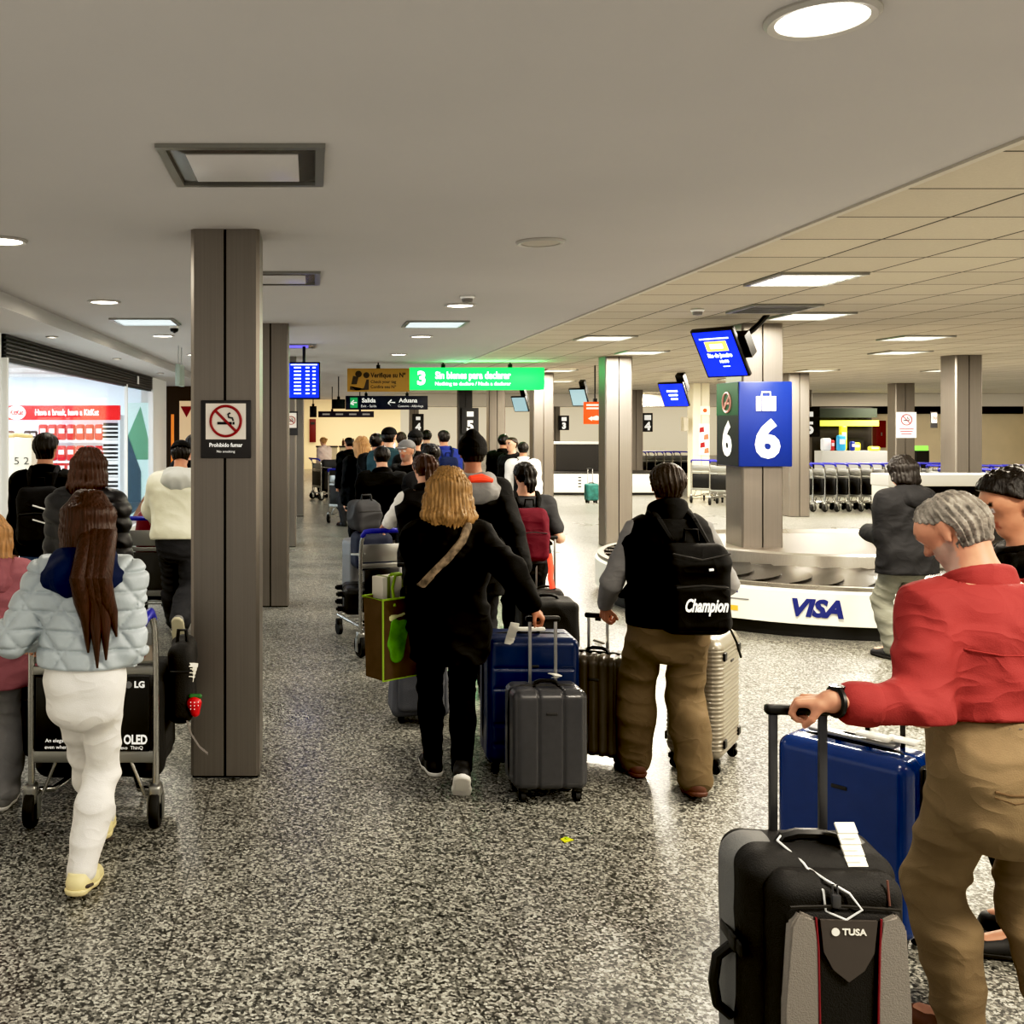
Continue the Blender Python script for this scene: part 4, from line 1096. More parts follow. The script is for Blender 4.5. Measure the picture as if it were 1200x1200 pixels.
# ---- monitors
def screen(name, label, loc, w, h, rot, m, mount=True):
    t = thing(name, label, 'monitor', loc); t.rotation_euler = rot
    MB().box((0, .03, 0), (w + .04, .05, h + .04), bevel=.008).build('housing', M_black, t)
    MB().box((0, .003, 0), (w, .004, h)).build('display', m, t)
    return t
M_blue = mat('screen_blue', (14, 42, 216), .3, emit=1.5); M_scr = mat('screen_white', (225, 240, 255), .3, emit=2.0); M_scry = mat('screen_yellow', (232, 214, 90), .3, emit=1.6)
t = screen('monitor', 'tilted blue arrivals monitor reading Rio de Janeiro above carousel', (gx(843, 9.8), 9.8, gz(415, 9.8)), .40, .50, (.62, 0, -.92), M_blue)
text('Rio de Janeiro', .06, M_scr, t, (0.0, -.001, -.015), width=.25, bold=.003); text('10:00', .045, M_scr, t, (.02, -.001, -.085), bold=.001)
MB().box((.0, -.001, .09), (.22, .003, .11)).build('airline_box', M_scry, t); MB().box((0, -.003, .09), (.13, .002, .05)).build('airline_mark', M_scr, t)
MB().box((0, -.001, .175), (.30, .003, .014)).build('header_line', M_scr, t); MB().box((.03, -.001, -.14), (.07, .003, .008)).build('footer_line', M_scr, t)
q = MB(); q.loft([(.08, .08, .0), (.30, .30, .12), (.42, .42, .22)], .025, 8); q.box((.16, .12, .02), (.22, .10, .24)); q.build('mount_arm', M_black, t)
t = screen('monitor', 'smaller tilted blue monitor hanging behind the lone column', (gx(789, 20.0), 20.0, gz(463, 20.0)), .48, .50, (.58, 0, -.80), M_blue)
for k in range(3): MB().box((0, -.002, .09 - k * .09), (.22 - .04 * k, .003, .04)).build('text_line', M_scr, t)
MB().box((.18, .15, .2), (.16, .12, .36)).build('mount_arm', M_black, t)
t = screen('monitor', 'small pale monitor above the orange sign', (gx(678, 22), 22, gz(466, 22)), .34, .38, (.5, 0, -.7), mat('screen_pale', (150, 180, 190), .3, emit=.5))
MB().box((.12, .10, .2), (.12, .1, .3)).build('mount_arm', M_black, t)
t = screen('monitor', 'pale monitor just right of the green sign', (gx(609, 24), 24, gz(474, 24)), .34, .36, (.5, 0, -.7), mat('screen_pale', (0, 0, 0)))
MB().box((.12, .10, .2), (.12, .1, .4)).build('mount_arm', M_black, t)
BY = 13.2
bx0, bx1, bz0, bz1 = gx(339, BY), gx(373.5, BY), gz(466, BY), gz(426, BY)
t = screen('flight_board', 'blue flight information board on the left aisle', ((bx0 + bx1) / 2, BY, (bz0 + bz1) / 2), bx1 - bx0, bz1 - bz0, (0, 0, 0), M_blue)
W_, Hh = bx1 - bx0, bz1 - bz0
for k in range(8):
    z = Hh * .38 - k * Hh * .108
    for x, l in ((-W_ * .22, .09), (W_ * .12, .05), (W_ * .34, .04)): MB().box((x, -.001, z), (l, .003, .016)).build('text_line', M_scr, t)
MB().box((0, -.001, Hh * .465), (W_ * .9, .003, .012)).build('header_line', M_scr, t)
MB().cyl((0, .03, Hh / 2), (0, .03, CEIL - (bz0 + bz1) / 2), .02).build('hanger', M_black, t)

# ---- carousel 6
CX, CY, RO = 5.1, 10.7, 2.05
def track(r, n=40, xe=13.0):
    pts = [(xe, CY - r)] + [(CX + (xe - CX) * (1 - k / 8), CY - r) for k in range(1, 8)]
    pts += [(CX + r * math.cos(a), CY + r * math.sin(a)) for a in [1.5 * PI - PI * k / n for k in range(n + 1)]]
    pts += [(CX + (xe - CX) * k / 8, CY + r) for k in range(1, 9)]
    return pts
def sweep(prof, name, m, parent, smooth=35):
    q = MB(); rows = []
    for r, z in prof: rows.append([q.bm.verts.new((x, y, z)) for x, y in track(r)])
    for A, B in zip(rows, rows[1:]):
        for k in range(len(A) - 1): q.bm.faces.new((A[k], A[k + 1], B[k + 1], B[k]))
    return q.build(name, m, parent, smooth=smooth)
car = thing('baggage_carousel', 'steel baggage carousel with white advertising panel and curved nose', 'carousel', (0, 0, 0))
sweep([(2.00, .0), (2.00, .125), (1.9, .125)], 'kick_plate', M_black, car)
pn = sweep([(2.02, .115), (2.06, .125), (2.06, .40), (2.03, .425)], 'side_panel', mat('panel_white', (228, 226, 214), .35, var=.03, vscale=3), car)
sweep([(2.035, .42), (2.035, .455), (1.97, .455), (1.97, .43)], 'rim', M_steel2, car)
sweep([(1.98, .43), (1.24, .50)], 'belt_base', M_black, car)
sweep([(1.24, .49), (1.22, .62), (1.17, .635), (1.10, .60)], 'inner_skirt', M_steel2, car)
q = MB(); tp = track(1.11); f = q.bm.faces.new([q.bm.verts.new((x, y, .60)) for x, y in tp]); q.build('island_top', mat('island_steel', (112, 105, 96), .4, metal=.6), car, smooth=0)
def tpos(s, r):
    """point at arc distance s (measured on the belt middle) from the start of the front straight"""
    Ls = 13.0 - CX; rm = 1.6; La = PI * rm
    if s < Ls: return (13.0 - s, CY - r)
    if s < Ls + La:
        a = 1.5 * PI - (s - Ls) / rm; return (CX + r * math.cos(a), CY + r * math.sin(a))
    return (CX + (s - Ls - La), CY + r)
q = MB(); nS = 84; total = 2 * (13 - CX) + PI * 1.6; stp = total / nS
for i in range(nS):
    s0 = i * stp; A = []; B = []
    for k in range(9):
        u_ = k / 8; r = 1.965 - .71 * u_; zb_ = .437 + .066 * u_; bow = .17 * math.sin(PI * u_)
        x, y = tpos(max(0, min(total, s0 - bow)), r); A.append(q.bm.verts.new((x, y, zb_ + .022)))
        x, y = tpos(max(0, min(total, s0 + stp * 1.06 - bow)), r); B.append(q.bm.verts.new((x, y, zb_ + .004)))
    E = [q.bm.verts.new((v.co.x, v.co.y, v.co.z - .018)) for v in A]
    for k in range(8):
        q.bm.faces.new((A[k], A[k + 1], B[k + 1], B[k])); q.bm.faces.new((A[k], E[k], E[k + 1], A[k + 1]))
q.build('slat_belt', mat('slat_rubber', (40, 37, 34), .26, metal=.4), car, smooth=20)
def on_panel(s, px, mt, size, z, **k):
    a = math.atan2(-1, 0)
    x = gx(px, 8.66); dx = CX - x
    yy = CY - math.sqrt(max(2.066 ** 2 - min(dx, 0 if dx < 0 else dx) ** 2, .01)) if dx > 0 else CY - 2.066
    ang = -math.asin(max(min(dx / 2.066, 1), 0)) if dx > 0 else 0
    return text(s, size, mt, pn, (x, yy - .003, z), rot=Matrix.Rotation(ang, 4, 'Z') @ FRONT, **k)
on_panel('VISA', 964, mat('visa_navy', (26, 36, 110), .4), .20, .262, width=.40, bold=.010, shear=.25)
def patch(px0, px1, z, h, m, nm='stripe'):
    q = MB(); n = 8; row = []
    for k in range(n + 1):
        x = gx(px0 + (px1 - px0) * k / n, 8.75); dx = max(CX - x, 0); y = CY - math.sqrt(2.064 ** 2 - dx * dx)
        row.append((x, y))
    for a, b_ in zip(row, row[1:]): q.quad((a[0], a[1], z - h / 2), (b_[0], b_[1], z - h / 2), (b_[0], b_[1], z + h / 2), (a[0], a[1], z + h / 2))
    q.build(nm, m, pn)
Mg = mat('panel_text', (120, 120, 120), .5)
for p0, p1 in ((846, 885), (1041, 1080), (1200, 1240)):
    patch(p0, p1, .375, .045, mat('visa_navy', (0, 0, 0))); patch(p0, p1, .215, .045, mat('visa_gold', (224, 172, 60), .4)); patch(p0 + 8, p1 + 10, .30, .012, Mg, 'text_line')
# luggage feed box on the island
t = thing('feed_box', 'white baggage feed box with a dark opening on the carousel island', 'feed box', (8.15, 11.17, .60))
zt = gz(557, 10.9) - .60
MB().box((-1.86, 0, zt / 2 - .06), (.18, .34, zt - .12), bevel=.01).build('post', M_feed, t)
MB().box((0, 0, zt - .06), (3.92, .36, .13), bevel=.012).build('lintel', M_feed, t)
MB().box((.1, .24, zt / 2 - .06), (3.7, .1, zt - .12)).build('opening_shade', M_black, t)  # black sheet standing in for the darkness inside the opening
MB().box((.1, .0, .05), (3.6, .3, .1)).build('ramp', M_dark, t)
# ---- far carousel
t = thing('baggage_carousel', 'distant white carousel with dark upper screen in mid hall', 'carousel', (gx(690, 27), 27.5, 0))
w2 = gx(790, 27) - gx(640, 27)
MB().box((.6, 0, .30), (w2, 1.6, .48), bevel=.02).build('side_panel', M_white, t); MB().box((.6, .02, .05), (w2 - .05, 1.5, .10)).build('kick_plate', M_black, t)
MB().box((.6, 0, .56), (w2 - .2, 1.3, .04)).build('belt', M_dark, t)
MB().box((-.05, .45, .95), (gx(703, 27) - gx(645, 27), .5, .72)).build('dark_screen', mat('dark_screen', (30, 28, 28), .35), t); MB().box((-.05, .45, 1.34), (gx(703, 27) - gx(642, 27), .6, .06)).build('top_ledge', M_white, t)
for k in range(4): MB().box((-.32, -.81, .22 + k * .08), (.08, .004, .03)).build('text_line', M_dark, t)
# ---- yellow kiosk at the right
KY = 33.0
t = thing('kiosk', 'distant shop kiosk with a yellow band and colourful shelves', 'kiosk', (gx(991, KY), KY, 0)); wK = gx(1030, KY) - gx(955, KY)
MB().box((0, .4, 1.2), (wK, .1, 2.4)).build('back_wall', mat('kiosk_wall', (60, 56, 54), .5), t)
MB().box((0, -.2, gz(496, KY)), (wK * .9, .12, .18)).build('yellow_band', mat('kiosk_yellow', (220, 224, 90), .4, emit=.8), t)
MB().box((0, -.1, gz(484, KY)), (wK * .9, .12, .30)).build('glazed_band', mat('kiosk_glass', (60, 66, 60), .2), t)
MB().box((0, -.3, .5), (wK, .5, 1.0)).build('counter', M_white, t)
MB().box((wK * .1, .22, 1.25), (wK * .42, .2, .30)).build('display_case', M_dark, t)
for k, (px, py, c, w_, h_, lb) in enumerate(((971, 521, (200, 60, 60), .14, .34, 'red box'), (977, 520, (70, 170, 220), .26, .50, 'light blue box'), (984, 512, (236, 224, 60), .22, .8, 'tall yellow figure shaped pack'), (990, 522, (40, 60, 150), .14, .3, 'dark blue box'), (999, 516, (228, 226, 60), .26, .26, 'yellow pack'), (1015, 512, (220, 220, 80), .36, .14, 'long yellow box'), (964, 517, (230, 230, 226), .3, .4, 'white box'))):
    z = 1.0
    o = packet('merchandise_pack', w_, .16, h_, mat('kiosk_pack_%d' % k, c, .4, emit=.3), M_patch); o.location = (gx(px, KY) , KY - .45 if k % 2 else KY - .2, 1.002)
    tag(o, lb + ' on the distant kiosk counter', 'pack')
t = thing('fire_box', 'tall dark red cabinet on the far right wall', 'cabinet', (gx(1139, 30.4), 35.9, 0))
MB().box((0.3, 0, 1.5), (.35, .25, .95), bevel=.02).build('body', mat('dark_red_panel', (0, 0, 0)), t); MB().box((.3, -.14, 1.5), (.04, .02, .12)).build('handle', M_alu, t)
t = thing('light_box', 'bright green illuminated poster stand between the columns', 'poster', (gx(1079, 29), 29, 0))
MB().box((0, 0, .55), (.36, .2, 1.1)).build('base', M_dark, t); MB().box((0, -.02, gz(531, 29)), (.34, .1, .42)).build('panel', mat('lime_glow', (140, 220, 90), .4, emit=1.0), t)
t = thing('floor_sticker', 'small yellow sticker lying on the granite floor', 'sticker', (gx(664, 4.55), 4.55, 0.001), .4)
q = MB(); q.prism([(-.025, -.02), (.03, -.012), (.02, .03), (-.02, .02)], 0, .002, 'xy'); q.build('sheet', mat('sticker_yellow', (206, 206, 40), .5), t)
q = MB(); q.prism([(.0, .0), (.018, .004), (.015, .022), (.0, .014)], .002, .006, 'xy'); q.build('curled_corner', mat('sticker_lime', (160, 190, 40), .5), t)
# ---- lamps
def area(name, loc, sx, sy, e, col, rot=(0, 0, 0)):
    l = bpy.data.lights.new(name, 'AREA'); l.shape = 'RECTANGLE'; l.size = sx; l.size_y = sy; l.energy = e; l.color = col
    o = bpy.data.objects.new(name, l); COL.objects.link(o); o.location = loc; o.rotation_euler = rot; return o
WARM = (1, .90, .74)
# ---------------------------------------------------------------- luggage
M_zip = mat('zip_black', (22, 21, 20), .6)
M_pole = mat('pole_alu', (176, 176, 174), .3, metal=.8)
M_poledark = mat('pole_dark', (92, 92, 94), .35, metal=.7)
M_tagw = mat('paper_tag', (232, 228, 214), .6)
def wheels(root, w, d, r=.026, y=None, m=None):
    for sx in (-1, 1):
        for sy in (-1, 1):
            x, yy = sx * (w / 2 - .05), sy * (d / 2 - .045)
            q = MB(); q.box((x, yy, r * 2 + .012), (.045, .055, .03), bevel=.008); q.box((x - .017, yy, r + .012), (.006, .03, .05)); q.box((x + .017, yy, r + .012), (.006, .03, .05))
            o = q.build('wheel_fork', M_black, root)
            MB().lathe([(.008, -.013), (r, -.011), (r, .011), (.008, .013)], c=(x, yy - .004, r), seg=18, axis='x').build('wheel', m or M_rubber, o)
def tele(root, x0, y, zb, zt, gap, m=None, r=.008, grip=True):
    for s in (-1, 1): MB().box((x0 + s * gap / 2, y, (zb + zt) / 2), (r * 2, r * 1.5, zt - zb), bevel=.003).build('handle_pole', m or M_pole, root)
    if grip:
        q = MB(); q.box((x0, y, zt + .006), (gap + .045, .032, .028), bevel=.010, seg=3); q.box((x0, y, zt - .012), (.03, .02, .02)); q.build('handle_grip', M_black, root)
def carry(root, a, b, up, r=.010, m=None):
    a, b, up = V(*a), V(*b), V(*up); d = b - a
    q = MB(); q.loft([a, a + d * .08 + up * .7, a + d * .3 + up, a + d * .7 + up, a + d * .92 + up * .7, b], r, 8); q.build('carry_handle', m or M_black, root)
def paper_tag(root, p, w=.035, h=.12, tilt=(0, 0, 0), name='paper_tag'):
    q = MB(); n = 5; pts = []
    for k in range(n + 1):
        t = k / n; pts.append((math.sin(t * 1.2) * .02, -t * h))
    for a, b in zip(pts, pts[1:]): q.box((0, (a[0] + b[0]) / 2, (a[1] + b[1]) / 2), (w, .002 + abs(a[0] - b[0]), abs(a[1] - b[1]) + .001))
    for k in range(3): q.box((0, -.004, -h * (.3 + .2 * k)), (w * .7, .002, .004))
    o = q.build(name, M_tagw, root, loc=p, rot=tilt)
    return o
def hardcase(label, x, y, rz, w, d, h, m, style='vertical', top=None, gap=.14, hy=None, vox=.0055, group=None, name='suitcase', pole=None, grooves=2, logo=True, split=True, rad=.045, x0=0):
    t = thing(name, label, 'suitcase', (x, y, 0), rz, group)
    zc = .06 + (h - .06) / 2; H2 = (h - .06) / 2
    def post(D, X, Y, Z):
        if style == 'vertical':
            for k in range(grooves):
                gxp = -w / 2 + w * (k + 1) / (grooves + 1); D = D + .010 * np.exp(-((X - gxp) / .0065) ** 2)
            D = D + .004 * np.exp(-((np.abs(X) - w / 2 + .02) / .006) ** 2) * (np.abs(Y) > d / 2 - .03)
        elif style == 'bands':
            for k in range(4):
                zz = .06 + (h - .06) * (.16 + .16 * k + .12 * (k > 1)); D = D + .008 * np.exp(-((Z - zz) / .007) ** 2) * (np.abs(X) < w / 2 - .035)
        elif style == 'ribs':
            D = D + .0045 * (np.sin(Z * 2 * PI / .0225) > 0) * (np.abs(Z - zc) < H2 - .06)
        elif style == 'vribs':
            D = D + .005 * (np.sin(X * 2 * PI / .05) > 0.2) * (np.abs(X) < w / 2 - .03)
        elif style == 'faceted':
            D = D + .012 * np.exp(-((X + Z * .5 - .3) / .02) ** 2) * (Y < 0) * 0 + .005 * np.exp(-((np.abs(X) - w * .36) / .006) ** 2)
        return D + .006 * np.exp(-(Y / .010) ** 2)
    blob('shell', [rbox((0, 0, zc), (w / 2, d / 2, H2), rad)], vox, m, t, .01, post, .014)
    if split:
        q = MB(); pl = []
        for k in range(32):
            a = 2 * PI * (k + .5) / 32; n_ = 6.0
            cx = abs(math.cos(a)) ** (2 / n_) * math.copysign(1, math.cos(a)); cz = abs(math.sin(a)) ** (2 / n_) * math.copysign(1, math.sin(a))
            pl.append((cx * (w / 2 - .001), 0, zc + cz * (H2 - .001)))
        q.loft(pl, .008, 6, closed=True); q.build('zip_band', M_zip, t)
    wheels(t, w, d)
    hy = d / 2 - .04 if hy is None else hy
    if top: tele(t, x0, hy, h - .02, top, gap, pole)
    carry(t, (-.06, -.0, h - .005), (.06, -.0, h - .005), (0, 0, .028))
    carry(t, (w / 2 - .005, 0, zc - .07), (w / 2 - .005, 0, zc + .07), (.026, 0, 0))
    if logo:
        q = MB(); q.box((0, -d / 2 - .002, h * .80), (.055, .006, .014), bevel=.003); q.build('badge', M_dark, t)
    return t
CASE = {}
# small charcoal trolley held by the woman in black
c = hardcase('small charcoal hard shell suitcase with vertical grooves beside the woman in black', 1.165, 5.10, .04, .37, .24, .55, mat('shell_charcoal', (64, 64, 66), .32, var=.06, vscale=30, coat=.2), 'vertical', .865, .13, vox=.005, hy=.05)
paper_tag(c, (.06, -.02, .60), .045, .05, (1.2, .2, .4)); CASE['charcoal'] = c
c = hardcase('large navy hard shell suitcase standing behind the small charcoal one', 1.17, 5.52, -.03, .49, .30, .725, mat('shell_navy', (22, 40, 78), .3, var=.08, vscale=25, coat=.3), 'bands', None, vox=.006)
paper_tag(c, (-.10, -.17, .81), .05, .12, (.1, .2, .3)); q = MB(); q.box((.0, -.05, .755), (.16, .03, .02), bevel=.008); q.build('baggage_strip', M_tagw, c)
c = hardcase('dark brown ribbed suitcase held by the man in the black vest', 1.57, 5.62, -.42, .36, .28, .60, mat('shell_brown', (66, 58, 46), .35, var=.08, vscale=25), 'vribs', .79, .10, vox=.006, hy=.02, x0=0)
paper_tag(c, (.02, -.05, .67), .06, .07, (1.0, .3, .2)); CASE['brown'] = c
c = hardcase('champagne ribbed suitcase to the right of the man in khaki trousers', 2.15, 5.62, .95, .46, .30, .72, mat('shell_champagne', (142, 135, 121), .34, metal=.35, coat=.2), 'ribs', None, vox=.005, rad=.075)
for sx in (-1, 1):
    for yy in (-.152, .152):
        for z_ in (.16, .62): MB().box((sx * .15, yy, z_), (.05, .012, .045), bevel=.005).build('corner_bumper', M_black, c)
for yy in (-.022, .022): MB().loft([(-.225, yy, .12), (-.229, yy, .55), (-.20, yy, .68), (-.14, yy, .722), (.1, yy, .722)], .006, 6).build('trim_line', M_black, c)
# soft black case behind the navy one
def softcase(label, x, y, rz, w, d, h, m, top=None, taper=.0, vox=.008, pocket=True, gap=.2, group=None, pole=None, name='suitcase'):
    t = thing(name, label, 'suitcase', (x, y, 0), rz, group); f = folds(int(w * 1000), .004, 22, 1)
    zc = .05 + (h - .05) / 2
    def post(D, X, Y, Z): return D + f(X, Y, Z) + np.abs(X) * taper * np.clip(Z - zc, -1, 1)
    blob('body', [rbox((0, 0, zc), (w / 2, d / 2, (h - .05) / 2), .035)], vox, m, t, .01, post, .02)
    if pocket:
        blob('front_pocket', [rbox((0, -d / 2, zc - h * .10), (w * .42, .035, h * .28), .03)], vox, m, t, .01, lambda D, X, Y, Z: D + f(X, Y, Z) * .6, .01)
        MB().loft([(-w * .38, -d / 2 - .036, zc + h * .16), (w * .38, -d / 2 - .036, zc + h * .16)], .004, 6).build('zip', M_alu, t)
    wheels(t, w, d)
    if top: tele(t, 0, d / 2 - .03, h - .03, top, gap, pole)
    carry(t, (-.07, 0, h - .008), (.07, 0, h - .008), (0, 0, .03))
    return t
M_softblack = mat('soft_black', (24, 23, 22), .7, bump=.3, bscale=220)
M_softgrey = mat('soft_grey', (92, 94, 100), .75, bump=.3, bscale=220)
softcase('black soft suitcase behind the large navy one', 1.40, 6.10, .0, .34, .26, .81, M_softblack, None)
softcase('grey soft suitcase partly hidden by the legs of the woman in black', .67, 6.42, .05, .34, .24, .50, M_softgrey, .95, taper=.25)
softcase('small black suitcase with pale piping below the burgundy backpack', 1.78, 7.75, -.1, .24, .2, .60, M_softblack, .98, gap=.14, pole=M_pole)
# big TUSA case
M_tb = mat('tusa_black', (20, 19, 19), .7, bump=.35, bscale=260); M_tg = mat('tusa_grey', (128, 122, 114), .75, bump=.35, bscale=260); M_tg2 = mat('tusa_side_grey', (108, 108, 106), .7, bump=.3, bscale=260)
t = thing('suitcase', 'big black and grey soft suitcase with a white tag before the man in red', 'suitcase', (1.345, 2.78, 0), -.06); CASE['tusa'] = t
w, d, h = .40, .29, .715
f = folds(11, .004, 14, 1)
blob('body', [rbox((0, .01, .39), (w / 2, d / 2 - .02, .325), .06)], .005, M_tb, t, .01, lambda D, X, Y, Z: D + f(X, Y, Z), .01)
blob('front_panel', [rbox((.015, -.105, .375), (w / 2 - .03, .07, .315), .055)], .005, M_tb, t, .01, lambda D, X, Y, Z: D + f(X, Y, Z) * .6, .01)
blob('front_pocket', [rbox((.02, -.150, .345), (w / 2 - .055, .045, .285), .04)], .0045, M_tb, t, .01, lambda D, X, Y, Z: D + f(X, Y, Z) * .5, .01)
# grey side gusset wrapping over the shoulder
blob('side_gusset', [rbox((-.01, .03, .395), (w / 2 + .006, .085, .328), .075)], .005, M_tg2, t, .01, lambda D, X, Y, Z: np.maximum(D + f(X, Y, Z) * .7, np.where(np.abs(X) < .10, .03, -1)), .01)
for sgn in (-1, 1):
    xs = .02 + sgn * .108
    pl = [(xs - sgn * .040, .075), (xs - sgn * .032, .53), (xs - sgn * .028, .602), (xs + sgn * .012, .617), (xs + sgn * .034, .582), (xs + sgn * .045, .38), (xs + sgn * .052, .075)]
    q = MB(); q.prism(pl if sgn > 0 else pl[::-1], -.203, -.165); bmesh.ops.bevel(q.bm, geom=[e for e in q.bm.edges], offset=.006, segments=2, affect='EDGES'); q.build('grey_strip', M_tg, t)
    MB().loft([(xs - sgn * .042, -.203, .08), (xs - sgn * .033, -.203, .53), (xs - sgn * .028, -.20, .605)], .0028, 6).build('piping', mat('piping_red', (120, 30, 40), .5), t)
q = MB(); q.prism([(-.05, .60), (.09, .60), (.082, .52), (.058, .475), (.02, .445), (-.018, .475), (-.042, .52)], -.203, -.19); q.build('badge_panel', mat('badge_grey', (70, 64, 60), .6), t)
text('TUSA', .022, M_tagw, t, (.032, -.2045, .572), width=.06, bold=.0006)
q = MB(); q.lathe([(.006, 0), (.010, 0), (.010, .002)], c=(-.014, -.206, .572), seg=16, axis='y'); q.build('badge_mark', M_tagw, t)
MB().loft([(-.12, -.192, .625), (.0, -.192, .632), (.15, -.192, .625)], .004, 6).build('zip', mat('zip_dark', (40, 38, 36), .4, metal=.4), t)
q = MB()
for k in range(1): q.loft([(.13, -.168, .69), (.13, -.180, .63)], .003, 6)
q.build('seam_piping', mat('piping_brown', (104, 70, 60), .6), t)
for z_ in (.47, .16):
    q = MB(); q.box((-w / 2 - .012, -.035, z_), (.012, .15, .035), bevel=.005); q.box((-w / 2 - .016, -.06, z_), (.014, .045, .045), bevel=.005); q.build('compression_strap', M_black, t)
q = MB(); q.loft([(-w / 2 - .008, -.02, .25), (-w / 2 - .045, -.02, .28), (-w / 2 - .055, -.02, .34), (-w / 2 - .045, -.02, .41), (-w / 2 - .008, -.02, .44)], .014, 8); q.build('side_handle', M_black, t)
tele(t, .01, .085, .66, 1.045, .135, M_poledark, .011)
carry(t, (-.075, .0, .705), (.085, .0, .705), (0, 0, .032), .016)
wheels(t, w, d, .032)
paper_tag(t, (.085, -.03, .782), .052, .14, (-.80, .0, .06))
q = MB(); q.loft([(-.06, .01, .735), (-.09, -.03, .73), (-.05, -.10, .70), (-.03, -.172, .66), (-.03, -.186, .615), (.015, -.198, .60), (.055, -.196, .625), (.03, -.182, .66), (-.02, -.165, .685), (-.04, -.11, .69)], .0032, 6); q.build('tag_cord', mat('cord_white', (220, 220, 216), .5), t)
q = MB(); q.box((-.008, -.192, .645), (.022, .016, .032), bevel=.004); q.loft([(-.014, -.190, .66), (-.014, -.186, .684), (-.002, -.186, .684), (-.002, -.190, .66)], .0025, 6); q.build('padlock', M_poledark, t)
# blue case beside the man in red
c = hardcase('glossy blue hard suitcase with open black zip side beside the man in red', 1.98, 3.74, -.88, .47, .24, .69, mat('shell_blue', (22, 52, 108), .22, var=.06, vscale=20, coat=.5), 'plain', .84, .12, vox=.0055, hy=.07, x0=.08, pole=M_black, rad=.05)
MB().box((0, .0, .71), (.30, .06, .014), bevel=.004).build('top_plate', mat('plate_silver', (150, 150, 150), .3, metal=.7), c)
q = MB(); q.box((.08, -.02, .735), (.11, .05, .012), bevel=.003); q.box((.16, .02, .73), (.10, .05, .012), bevel=.003); q.build('baggage_strip', M_tagw, c)
q = MB(); q.box((.232, .02, .37), (.03, .12, .58), bevel=.014); q.build('black_gusset', M_zip, c)
q = MB(); q.loft([(.249, -.03, .66), (.252, -.03, .10)], .005, 6); q.build('zip', M_dark, c)
# ---------------------------------------------------------------- luggage trolleys
M_tblue = mat('trolley_blue', (38, 40, 150), .4)
M_ad = mat('ad_black', (14, 14, 15), .35)
def trolley(label, x, y, rz, group=None, ad=True, detail=True, handle=True):
    t = thing('luggage_trolley', label, 'luggage trolley', (x, y, 0), rz, group)
    sg = 12 if detail else 6
    for s in (-1, 1):
        q = MB(); q.loft([(s * .285, -.40, .12), (s * .285, -.40, .80), (s * .282, -.415, .92), (s * .275, -.45, .985)], .016, sg); q.build('side_post', M_chrome, t)
        q = MB(); q.box((s * .285, -.40, .155), (.06, .085, .10), bevel=.022, seg=3); q.box((s * .318, -.40, .10), (.008, .05, .11), bevel=.003); q.box((s * .252, -.40, .10), (.008, .05, .11), bevel=.003)
        o = q.build('wheel_housing', M_alu, t)
        MB().lathe([(.03, -.024), (.082, -.022), (.088, -.012), (.088, .012), (.082, .022), (.03, .024)], c=(s * .285, -.40, .088), seg=22 if detail else 12, axis='x').build('wheel', M_rubber, o)
        q = MB(); q.loft([(s * .285, -.40, .17), (s * .20, -.34, .155), (s * .13, -.1, .16), (s * .12, .50, .17)], .014, sg); q.build('base_rail', M_chrome, t)
        q = MB(); q.loft([(s * .235, -.40, .31), (s * .17, -.40, .31), (s * .235, -.40, .15)], .009, 8); q.build('brace', M_chrome, t)
        q = MB(); q.lathe([(.02, -.018), (.055, -.016), (.055, .016), (.02, .018)], c=(s * .12, .48, .056), seg=14, axis='x'); q.box((s * .12, .48, .115), (.05, .06, .05), bevel=.01); q.build('front_wheel', M_rubber, t)
    for z_, h_ in ((.325, .055), (.72, .04)): MB().box((0, -.40, z_), (.56, .022, h_), bevel=.006).build('cross_bar', M_alu, t)
    q = MB(); q.loft([(-.12, .52, .17), (0, .56, .17), (.12, .52, .17)], .014, 8)
    for k in range(4): q.loft([(-.125, -.05 + .14 * k, .165), (.125, -.05 + .14 * k, .165)], .007, 6)
    q.build('base_rack', M_chrome, t)
    p = MB().box((0, -.418, .525), (.52, .014, .34), bevel=.004).build('advert_panel', M_ad if ad else M_dark, t)
    q = MB(); q.loft([(-.25, -.32, .80), (-.25, -.12, .78), (.25, -.12, .78), (.25, -.32, .80)], .008, 6); q.loft([(-.25, -.40, .82), (-.25, -.30, .80)], .008, 6); q.loft([(.25, -.40, .82), (.25, -.30, .80)], .008, 6); q.box((0, -.39, .82), (.56, .01, .14), bevel=.003); q.build('top_basket', M_alu, t)
    if handle:
        q = MB(); q.loft([(-.28, -.43, .96), (-.275, -.47, 1.0), (-.24, -.51, 1.01), (0, -.53, 1.01), (.24, -.51, 1.01), (.275, -.47, 1.0), (.28, -.43, .96)], .020, sg); q.build('push_handle', M_tblue, t)
    return t, p
t, p = trolley('luggage trolley with black television advert pushed by the girl in the quilted jacket', -1.0, 5.10, 0, handle=False)
CASE['trolley'] = t
for s in (-1, 1): MB().loft([(s * .275, -.42, .96), (s * .272, -.47, 1.0), (s * .262, -.55, .985), (s * .235, -.64, .93), (s * .18, -.68, .90)], .020, 12).build('push_handle', M_tblue, t)
MB().loft([(-.18, -.68, .90), (0, -.69, .895), (.18, -.68, .90)], .016, 10).build('release_bar', M_tblue, t)
text('LG', .040, M_wtxt, p, (.215, -.4265, .66), bold=.0015); q = MB(); q.lathe([(.011, 0), (.016, 0), (.016, .002)], c=(.165, -.428, .66), seg=18, axis='y'); q.build('logo_ring', mat('logo_grey', (120, 120, 120), .5), p)
text('LG OLED', .058, M_wtxt, p, (.165, -.4265, .408), width=.17, bold=.002); text('evo  ThinQ', .022, M_wtxt, p, (.18, -.4265, .372))
